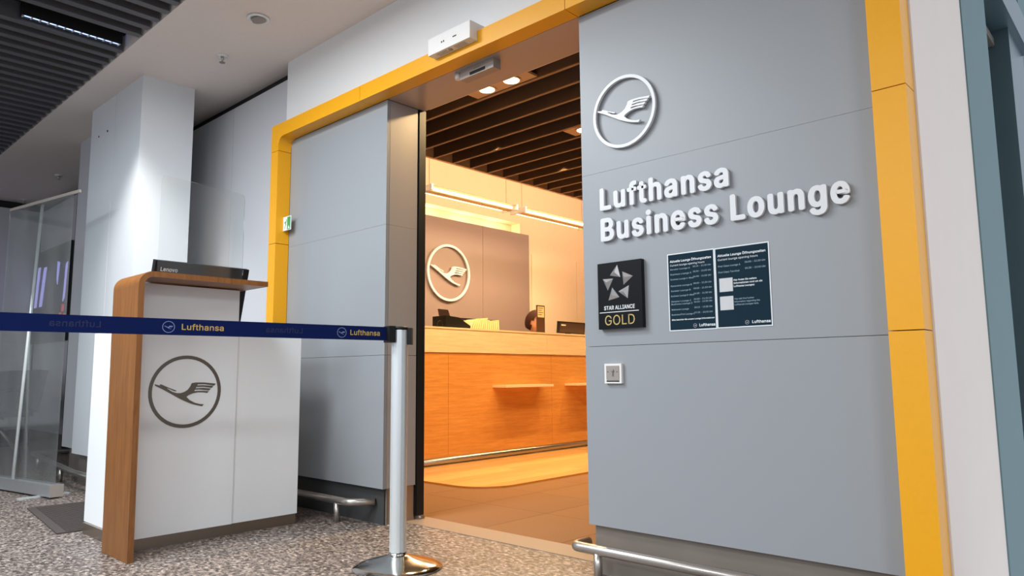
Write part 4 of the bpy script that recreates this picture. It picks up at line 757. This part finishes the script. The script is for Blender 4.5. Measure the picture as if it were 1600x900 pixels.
# floor mat
m = MB(); m.prism([(-5.05, 1.235), (-4.115, 1.14), (-4.115, 1.80), (-5.0, 1.86)], 2, .0005, .007)
t = thing('floor_mat', (-4.6, 1.5, 0), 'dark ribbed floor mat behind the podium', 'mat')
m.bevel(.003).build('base', M_mat, t)
m = MB(); 
for i in range(26):
    x = -5.0+.034*i; m.box(x, x+.018, 1.255-(x+5.05)*.1+.02, 1.81, .0068, .0105)
m.build('rib', M_mat, t)['kind'] = 'stuff'

# roll-up clear film stand
t = thing('clear_film_stand', (-5.82, 1.38, 0), 'roll-up clear film divider on an aluminium foot at far left', 'divider')
ba, bb = Vector((-5.335, 1.46, 0)), Vector((-6.31, 1.285, 0)); dv = (bb-ba).normalized(); nv = Vector((dv.y, -dv.x, 0))
if nv.y > 0: nv = -nv
def bar(u0, u1, w0, w1, z0, z1): 
    v = [ba+dv*u0+nv*w0, ba+dv*u1+nv*w0, ba+dv*u1+nv*w1, ba+dv*u0+nv*w1]; return MB().prism([(p.x, p.y) for p in v], 2, z0, z1)
bar(0, .985, -.04, .04, .012, .085).bevel(.012, 3).build('cassette', mat('cassette_aluminium', (176, 178, 180), .4, metal=.7), t)
bar(-.006, 0, -.041, .041, .010, .086).bevel(.002).build('end_cap', M_grey, t)
for u in (.12, .8): bar(u, u+.03, -.14, .16, .001, .012).build('foot_bar', M_alu, t)
bar(.02, .94, -.001, .001, .085, 1.985).build('film', M_film, t)
bar(-.06, .93, -.006, .006, 1.984, 2.004).build('top_rail', M_grey, t)
MB().tube([(-5.835, 1.335, .086), (-5.86, 1.400, 1.99)], .010, 10).build('pole', mat('pole_white', (222, 226, 226), .4, metal=.3), t)

# waiting bench far left
t = thing('waiting_bench', (-8.4, 1.6, 0), 'row of dark upholstered seats far left behind the clear film', 'bench')
for i in range(3):
    x = -9.25+.56*i
    box(x, x+.52, 1.42, 1.86, .42, .48).bevel(.02, 2).build('seat', M_seat, t)
    m = box(x, x+.52, 1.84, 1.90, .46, .84).bevel(.02, 2); m.rot((x, 1.86, .46), 'X', -.16); m.build('backrest', M_seat, t)
box(-9.3, -7.55, 1.60, 1.66, .36, .415).build('beam', M_plinth, t)
for x in (-9.0, -7.9):
    m = MB(); m.tube([(x, 1.63, .37), (x, 1.38, .02)], .018, 8); m.tube([(x, 1.63, .37), (x, 1.88, .02)], .018, 8); m.build('leg', M_steel, t)
for x in (-9.29, -8.71, -8.15, -7.56):
    m = MB(); m.tube([(x, 1.63, .40), (x, 1.45, .64), (x, 1.80, .66)], .014, 8); m.build('armrest', M_plast, t)
# lit shop sign on the far wall
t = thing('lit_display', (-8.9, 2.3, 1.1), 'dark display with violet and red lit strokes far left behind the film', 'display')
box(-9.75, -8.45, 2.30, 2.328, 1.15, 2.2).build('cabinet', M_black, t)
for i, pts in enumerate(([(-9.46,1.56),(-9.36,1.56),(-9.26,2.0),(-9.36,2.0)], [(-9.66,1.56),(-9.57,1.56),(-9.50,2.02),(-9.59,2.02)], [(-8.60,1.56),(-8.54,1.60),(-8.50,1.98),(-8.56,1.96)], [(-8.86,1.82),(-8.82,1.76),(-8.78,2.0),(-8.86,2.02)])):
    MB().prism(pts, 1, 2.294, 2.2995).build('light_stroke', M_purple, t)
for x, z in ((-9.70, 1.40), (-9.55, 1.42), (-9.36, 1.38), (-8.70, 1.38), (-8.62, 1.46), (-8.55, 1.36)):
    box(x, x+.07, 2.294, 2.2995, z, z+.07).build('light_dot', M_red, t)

# ceiling fittings of the concourse
t = thing('ceiling_downlight', (-3.70, 1.875, 2.79), 'round recessed downlight in the pale concourse ceiling', 'downlight')
MB().lathe([(.062, -.004), (.060, -.009), (.044, -.010), (.040, -.002), (.062, -.001)], (-3.70, 1.875, 2.79), 28).build('trim_ring', M_white, t)
m = MB(); m.lathe([(.036, -.022), (.040, -.010), (.040, -.003)], (0, 0, 0), 24); m.rot((0, 0, 0), 'X', .25); bmesh.ops.translate(m.bm, verts=m.bm.verts, vec=(-3.70, 1.875, 2.79)); m.build('lamp_head', M_grey, t)
for x, y, lab in ((-4.32, 1.957, 'small sprinkler under the pale ceiling near the downlight'), (-8.15, 2.07, 'small sprinkler on the far pale ceiling, nearer the column'), (-9.55, 2.10, 'small sprinkler on the far pale ceiling, near the shadow gap corner')):
    t = thing('sprinkler', (x, y, 2.79), lab, 'sprinkler', 'sprinklers in the concourse ceiling')
    MB().lathe([(.036, -.0005), (.034, -.005), (.012, -.008)], (x, y, 2.79), 20).build('escutcheon', M_white, t)
    m = MB(); m.lathe([(.010, -.008), (.010, -.024), (.005, -.028), (.005, -.042), (.018, -.044), (.018, -.047)], (x, y, 2.79), 14); m.build('nozzle', M_steel, t)
ORD = 'first second third fourth fifth sixth seventh eighth ninth tenth eleventh twelfth thirteenth fourteenth'.split()
# ------------------------------------------------------------------ lounge furniture
XD = -4.62
t = thing('reception_desk', (-4.95, 5.5, 0), 'long wood-veneered reception desk with a pale upper band', 'desk')
ys = [3.55, 4.16, 5.53, 6.45, 7.5]
for a, b in zip(ys, ys[1:]): box(XD-.03, XD, a+.0015, b-.0015, .075, .948).bevel(.001).build('front_panel', M_desk, t)
ys = [3.55, 5.455, 7.5]
for a, b in zip(ys, ys[1:]): box(XD-.04, XD+.012, a+.001, b-.001, .951, 1.150).bevel(.001).build('upper_band', M_deskl, t)
box(XD-.36, XD+.018, 3.545, 7.505, 1.1505, 1.166).bevel(.002).build('counter_top', M_deskl, t)
box(XD-.75, XD-.045, 3.56, 7.49, .72, .75).build('work_surface', M_deskl, t)
box(XD-.75, XD-.031, 3.56, 3.58, .02, .719).build('end_panel', M_desk, t); box(XD-.75, XD-.031, 7.47, 7.49, .02, .719).build('end_panel', M_desk, t)
MB().tube([(XD-.01, 3.56, .046), (XD-.01, 7.49, .046)], .029, 14).build('skirting', M_steel, t)
for a, b in ((4.70, 5.36), (5.74, 6.42)):
    m = MB(); m.box(XD+.0005, XD+.17, a, b, .642, .664); m.bevel(.001); m.build('bag_ledge', mat('ledge_maple', (246, 226, 190), .4), t)

# pendant linear lamps
def pendant(y0, y1, label):
    x, z = -5.0, 2.46
    t = thing('pendant_lamp', (x, (y0+y1)/2, z), label, 'pendant lamp', 'linear pendant lamps over the desk')
    MB().prism([(x-.085, z-.012), (x+.085, z-.012), (x+.11, z+.004), (x+.02, z+.030), (x-.02, z+.030), (x-.11, z+.004)], 1, y0, y1).build('housing', M_bulk, t) if False else None
    m = MB(); pts = [(z-.014, x-.05), (z-.014, x+.05), (z+.028, x+.03), (z+.028, x-.03)]
    m.prism(pts, 1, y0, y1) if False else m.box(x-.045, x+.045, y0, y1, z-.014, z+.022)
    m.bevel(.006, 2); m.build('housing', M_bulk, t)
    for s in (-1, 1):
        MB().tube([(x+s*.072, y0+.05, z), (x+s*.072, y1-.05, z)], .013, 10).build('tube', M_glow, t)
        m = MB(); m.prism([(x+s*.10, z+.02), (x+s*.104, z+.022), (x+s*.05, z+.034), (x+s*.046, z+.030)], 1, y0+.02, y1-.02); m.build('reflector', M_bulk, t)
    for y in (y0, y1-.012): box(x-.11, x+.11, y-.004, y+.016, z-.022, z+.034).bevel(.003).build('end_plate', M_alu, t)
    for y in (y0+.06, y1-.06): MB().tube([(x, y, z+.022), (x, y, 3.45)], .0025, 6).build('cable', M_steel, t)
pendant(4.20, 5.36, 'glowing linear pendant lamp on the side of the sliding door')
pendant(5.48, 6.64, 'glowing linear pendant lamp on the side of the lettering wall')

# downlights in the slatted ceiling
def tray(x0, x1, y, xs, label):
    t = thing('downlight_tray', ((x0+x1)/2, y, 2.5), label, 'downlight')
    box(x0, x1, y-.075, y+.075, 2.506, 2.52).build('tray_plate', M_bulk, t)
    for x in xs:
        MB().lathe([(.060, -.006), (.062, 0)], (x, y, 2.506), 24).build('trim_ring', M_bulk, t)
        MB().lathe([(.046, -.008), (.048, -.0062)], (x, y, 2.506), 24).build('lamp_disc', M_bulb, t)
        lamp('SPOT', 'tray_spot', (x, y, 2.490), 82, WARM, .04, (x-.25, y, 0), 165, .4)
tray(-3.16, -2.66, 3.02, (-3.005, -2.80), 'twin lit downlights in a tray nearest the doorway')
tray(-3.16, -2.70, 4.03, (-3.03,), 'lit downlight between the slats beside the lettering wall edge')
for i, y in enumerate((3.83, 4.65, 5.46, 6.28, 7.09)):
    t = thing('slat_spot', (-3.75, y, 2.72), 'black spotlight recessed between dark ceiling slats, %s from the doorway' % ORD[i], 'spotlight', 'spotlights between the lounge slats')
    MB().lathe([(.04, 0), (.04, .10), (.02, .12)], (-3.75, y, 2.60), 14).build('can', M_black, t)
    lamp('SPOT', 'desk_spot', (-3.75, y, 2.595), 92, WARM, .03, (-4.35, y, 0), 90, .75)
# lamps in the niche and cove
for y in (3.6, 4.4, 5.15, 5.68, 6.2):
    t = thing('niche_lamp', (-6.06, y, 2.40), 'small warm lamp behind the mauve panel top, %s from the sliding door' % ORD[(3.6, 4.4, 5.15, 5.68, 6.2).index(y)], 'lamp', 'lamps behind the mauve panel')
    MB().lathe([(.02, 0), (.02, .05)], (-6.06, y, 2.275), 12).build('holder', M_black, t)
    MB().lathe([(.008, 0), (.016, .01), (.016, .02), (.006, .03)], (-6.06, y, 2.326), 12).build('bulb', M_bulb, t)
    lamp('POINT', 'niche_point', (-6.05, y, 2.40), 4.5, (1, .80, .42), .02)
lamp('AREA', 'cove_wash', (-4.42, 5.6, 2.75), 50, (1, .74, .50), 5.5, (-6.0, 5.6, 3.2), sizey=.12)
for y0, y1 in ((4.2, 5.36), (5.48, 6.64)):
    lamp('AREA', 'pendant_down', (-5.0, (y0+y1)/2, 2.43), 36, WARM2, .18, (-5.0, (y0+y1)/2, 0), sizey=1.0)

# logo on the mauve panel
t = thing('lounge_emblem', (-5.93, 5.33, 1.88), 'raised cream bird-in-circle emblem on the mauve panel behind the desk', 'emblem')
place_outline('ring', ring(.318, .292), M_sign, t, (-5.93, 5.325, 1.885), LU, LV, .02, 0, .012)
place_outline('bird', crane(.318), M_sign, t, (-5.93, 5.325, 1.885), LU, LV, .02, 0, .012)

# things on the desk
ZD = 1.1665
t = thing('card_printer', (-4.78, 4.33, ZD), 'black desk printer with an open lid on the reception desk', 'printer')
m = MB(); m.prism([(4.205, ZD), (4.50, ZD), (4.50, ZD+.030), (4.475, ZD+.042), (4.36, ZD+.100), (4.205, ZD+.110)], 0, -4.88, -4.70); m.bevel(.004); m.build('body', M_plast, t)
m = MB(); m.prism([(4.375, ZD+.095), (4.470, ZD+.046), (4.472, ZD+.049), (4.377, ZD+.098)], 0, -4.87, -4.71); m.build('key_panel', M_grey, t)
m = MB(); m.prism([(4.21, ZD+.112), (4.33, ZD+.112), (4.305, ZD+.170), (4.195, ZD+.172)], 0, -4.80, -4.785); m.bevel(.002); m.build('open_lid', mat('lid_brown', (64, 46, 42), .4), t)
m = MB(); m.tube([(-4.74, 4.17+.03*math.cos(a), ZD+.034+.03*math.sin(a)) for a in [2*PI*i/14 for i in range(15)]], .003, 6); m.build('cable', M_plast, t)
for i in range(14):
    y = 4.513 + .0285*i; lean = .038 - .004*i; h = .085 + random.uniform(0, .018) + (.022 if i == 7 else 0)
    m = MB(); m.prism([(y, ZD), (y+.012, ZD), (y+.004+lean+.016, ZD+h), (y+lean, ZD+h)], 0, -4.86, -4.72)
    m.build('folded_leaflet', M_creamp, None, 'cream folded leaflet, %s in the row from the black printer' % ORD[i], 'leaflet', 'cream leaflets on the reception desk')
def screen(loc, y0, y1, h, label, tiltdeg):
    x, z = loc
    t = thing('desk_monitor', (x, (y0+y1)/2, z), label, 'monitor')
    a = math.radians(tiltdeg); c_ = (x, 0, z)
    m = box(x-.02, x, y0, y1, z+.02, z+h).bevel(.004); m.rot((x, 0, z), 'Y', a); m.build('back_cover', M_plast, t)
    m = box(x+.0005, x+.003, y0+.02, y1-.02, z+.03, z+h-.012); m.rot((x, 0, z), 'Y', a); m.build('back_panel', mat('monitor_back', (70, 52, 46), .3), t)
    m = box(x+.0032, x+.0045, y0+.045, y0+.12, z+h-.045, z+h-.032); m.rot((x, 0, z), 'Y', a); m.build('badge', M_print, t)
    box(x-.16, x+.02, (y0+y1)/2-.09, (y0+y1)/2+.09, z, z+.012).build('foot', M_plast, t)
    box(x-.06, x-.03, (y0+y1)/2-.03, (y0+y1)/2+.03, z+.012, z+.12).build('neck', M_plast, t)
screen((-4.80, ZD), 5.86, 6.32, .145, 'dark monitor back on the desk at the lettering wall edge', 6)
screen((-5.02, .7505), 4.62, 5.16, .545, 'dark monitor on the lower desk surface behind the leaflets', 3)
t = thing('table_sign', (-4.75, 5.53, ZD), 'small dark framed sign standing on the reception desk', 'sign')
box(-4.756, -4.746, 5.468, 5.592, ZD, 1.452).bevel(.001).build('frame', mat('sign_brown', (86, 60, 44), .4), t)
box(-4.7458, -4.7445, 5.480, 5.580, 1.330, 1.440).build('paper', M_creamp, t)
m = MB()
for i in range(4): m.box(-4.7443, -4.744, 5.49, 5.565-.02*(i % 2), 1.42-.022*i, 1.426-.022*i)
m.build('print_line', M_crg, t)
box(-4.80, -4.70, 5.468, 5.592, ZD-.0003, ZD+.004).build('foot', M_plast, t)

# clerk seated behind the desk
def skin_body(name, verts, edges, radii, m, parent, root=0, sub=2):
    me = bpy.data.meshes.new(name); me.from_pydata(verts, edges, []); me.materials.append(m)
    o = bpy.data.objects.new(name, me); COL.objects.link(o)
    o.modifiers.new('skin', 'SKIN'); s = o.modifiers.new('sub', 'SUBSURF'); s.levels = sub; s.render_levels = sub
    for i, r in enumerate(radii): me.skin_vertices[0].data[i].radius = (r, r) if not isinstance(r, tuple) else r
    me.skin_vertices[0].data[root].use_root = True
    for p in me.polygons: p.use_smooth = True
    o.modifiers['skin'].use_smooth_shade = True
    if parent: o.parent = parent
    return o
cx, cy = -5.42, 5.95
t = thing('person', (cx, cy, .64), 'person with brown hair bending forward behind the reception desk', 'person')
B = [(0,0,0), (.03,0,.18), (.09,0,.36), (.14,0,.48), (.19,-.01,.56), (.10,.17,.47), (.20,.24,.28), (.40,.12,.36), (.10,-.17,.47), (.17,-.25,.25), (.40,-.18,.22), (.08,.10,-.02), (.46,.12,0), (.45,.12,-.45), (.08,-.10,-.02), (.46,-.12,0), (.45,-.12,-.45), (.53,.12,-.50), (.53,-.12,-.50)]
E_ = [(0,1),(1,2),(2,3),(3,4),(3,5),(5,6),(6,7),(3,8),(8,9),(9,10),(0,11),(11,12),(12,13),(0,14),(14,15),(15,16),(13,17),(16,18)]
RA = [(.15,.13),(.13,.11),(.15,.11),(.09,.08),.05,.06,.045,.034,.06,.045,.034,.09,.065,.045,.09,.065,.045,.045,.045]
skin_body('clothed_body', B, E_, RA, M_shirt, t)
# head
def head(c, tiltx):
    m = MB(); bmesh.ops.create_uvsphere(m.bm, u_segments=24, v_segments=16, radius=.1)
    for v in m.bm.verts:
        x, y, z = v.co; 
        v.co = Vector((x*.95 + (.008 if z < 0 else 0), y*.78*(1 if z > -.02 else 1+z*2.2), z*1.18))
    # nose, brow, chin, ears pulled from the surface
    for v in m.bm.verts:
        if v.co.x > .075 and abs(v.co.y) < .02 and -.045 < v.co.z < .005: v.co.x += .020
        if v.co.x > .06 and .012 < abs(v.co.y) < .05 and -.004 < v.co.z < .026: v.co.x -= .008
        if abs(v.co.y) > .07 and abs(v.co.x) < .02 and abs(v.co.z) < .035: v.co.y *= 1.16
    for f in m.bm.faces: f.smooth = True
    bmesh.ops.rotate(m.bm, verts=m.bm.verts, cent=(0, 0, 0), matrix=Matrix.Rotation(tiltx, 3, 'Y')); bmesh.ops.translate(m.bm, verts=m.bm.verts, vec=c)
    return m
hc = Vector((cx+.24, cy-.02, 1.325)); ti = .45
head(hc, ti).build('head', M_skin, t)
RM = Matrix.Rotation(ti, 3, 'Y')
def on_face(p): return hc + RM @ Vector(p)
m = MB()
for s in (-1, 1): bmesh.ops.create_uvsphere(m.bm, u_segments=10, v_segments=6, radius=.009, matrix=Matrix.Translation(on_face((.078, s*.032, .010))))
m.build('eye', M_black, t)
m = MB(); m.tube([on_face((.083, -.022, -.062)), on_face((.090, 0, -.064)), on_face((.083, .022, -.062))], .005, 6); m.build('mouth', mat('lip', (150, 80, 70), .5), t)
m = MB(); bmesh.ops.create_uvsphere(m.bm, u_segments=24, v_segments=16, radius=.112)
bmesh.ops.delete(m.bm, geom=[v for v in m.bm.verts if v.co.x > .055 and v.co.z < .055 or v.co.z < -.085], context='VERTS')
for v in m.bm.verts: v.co = Vector((v.co.x*.98-.008, v.co.y*.84, v.co.z*1.17+.004))
for f in m.bm.faces: f.smooth = True
bmesh.ops.rotate(m.bm, verts=m.bm.verts, cent=(0, 0, 0), matrix=RM); bmesh.ops.translate(m.bm, verts=m.bm.verts, vec=hc)
m.build('hair', M_hair, t)
# hands with fingers
def hand(wrist, d, nrm, name):
    d = Vector(d).normalized(); nrm = Vector(nrm).normalized(); s = d.cross(nrm).normalized(); w0 = Vector(wrist)-origin(t)
    V = [w0, w0+d*.05]; Ed = [(0, 1)]; Rr = [.024, (.030, .018)]
    for k, (off, ln) in enumerate(((-.027, .068), (-.009, .078), (.009, .074), (.026, .058))):
        i = len(V); V += [w0+d*.078+s*off, w0+d*(.078+ln*.5)+s*off*1.15-nrm*.010, w0+d*(.078+ln)+s*off*1.2-nrm*.032]
        Ed += [(1, i), (i, i+1), (i+1, i+2)]; Rr += [.0095, .0088, .0075]
    i = len(V); V += [w0+d*.03-s*.034, w0+d*.062-s*.056-nrm*.012]; Ed += [(0, i), (i, i+1)]; Rr += [.011, .0085]
    skin_body(name, [tuple(v) for v in V], Ed, Rr, M_skin, t, 0, 2)
hand((cx+.40, cy+.12, 1.0), (.85, -.25, .45), (-.4, 0, .9), 'hand')
hand((cx+.40, cy-.18, .86), (1, .1, .05), (0, 0, 1), 'hand')
t = thing('desk_stool', (cx, cy, 0), 'dark stool under the person behind the desk', 'stool')
MB().lathe([(.19, .45), (.20, .47), (.20, .495), (.17, .51)], (cx, cy, 0), 24).build('seat', M_seat, t)
MB().lathe([(.22, 0.0), (.22, .015), (.03, .03), (.025, .45)], (cx, cy, 0), 24).build('pedestal', M_steel, t)
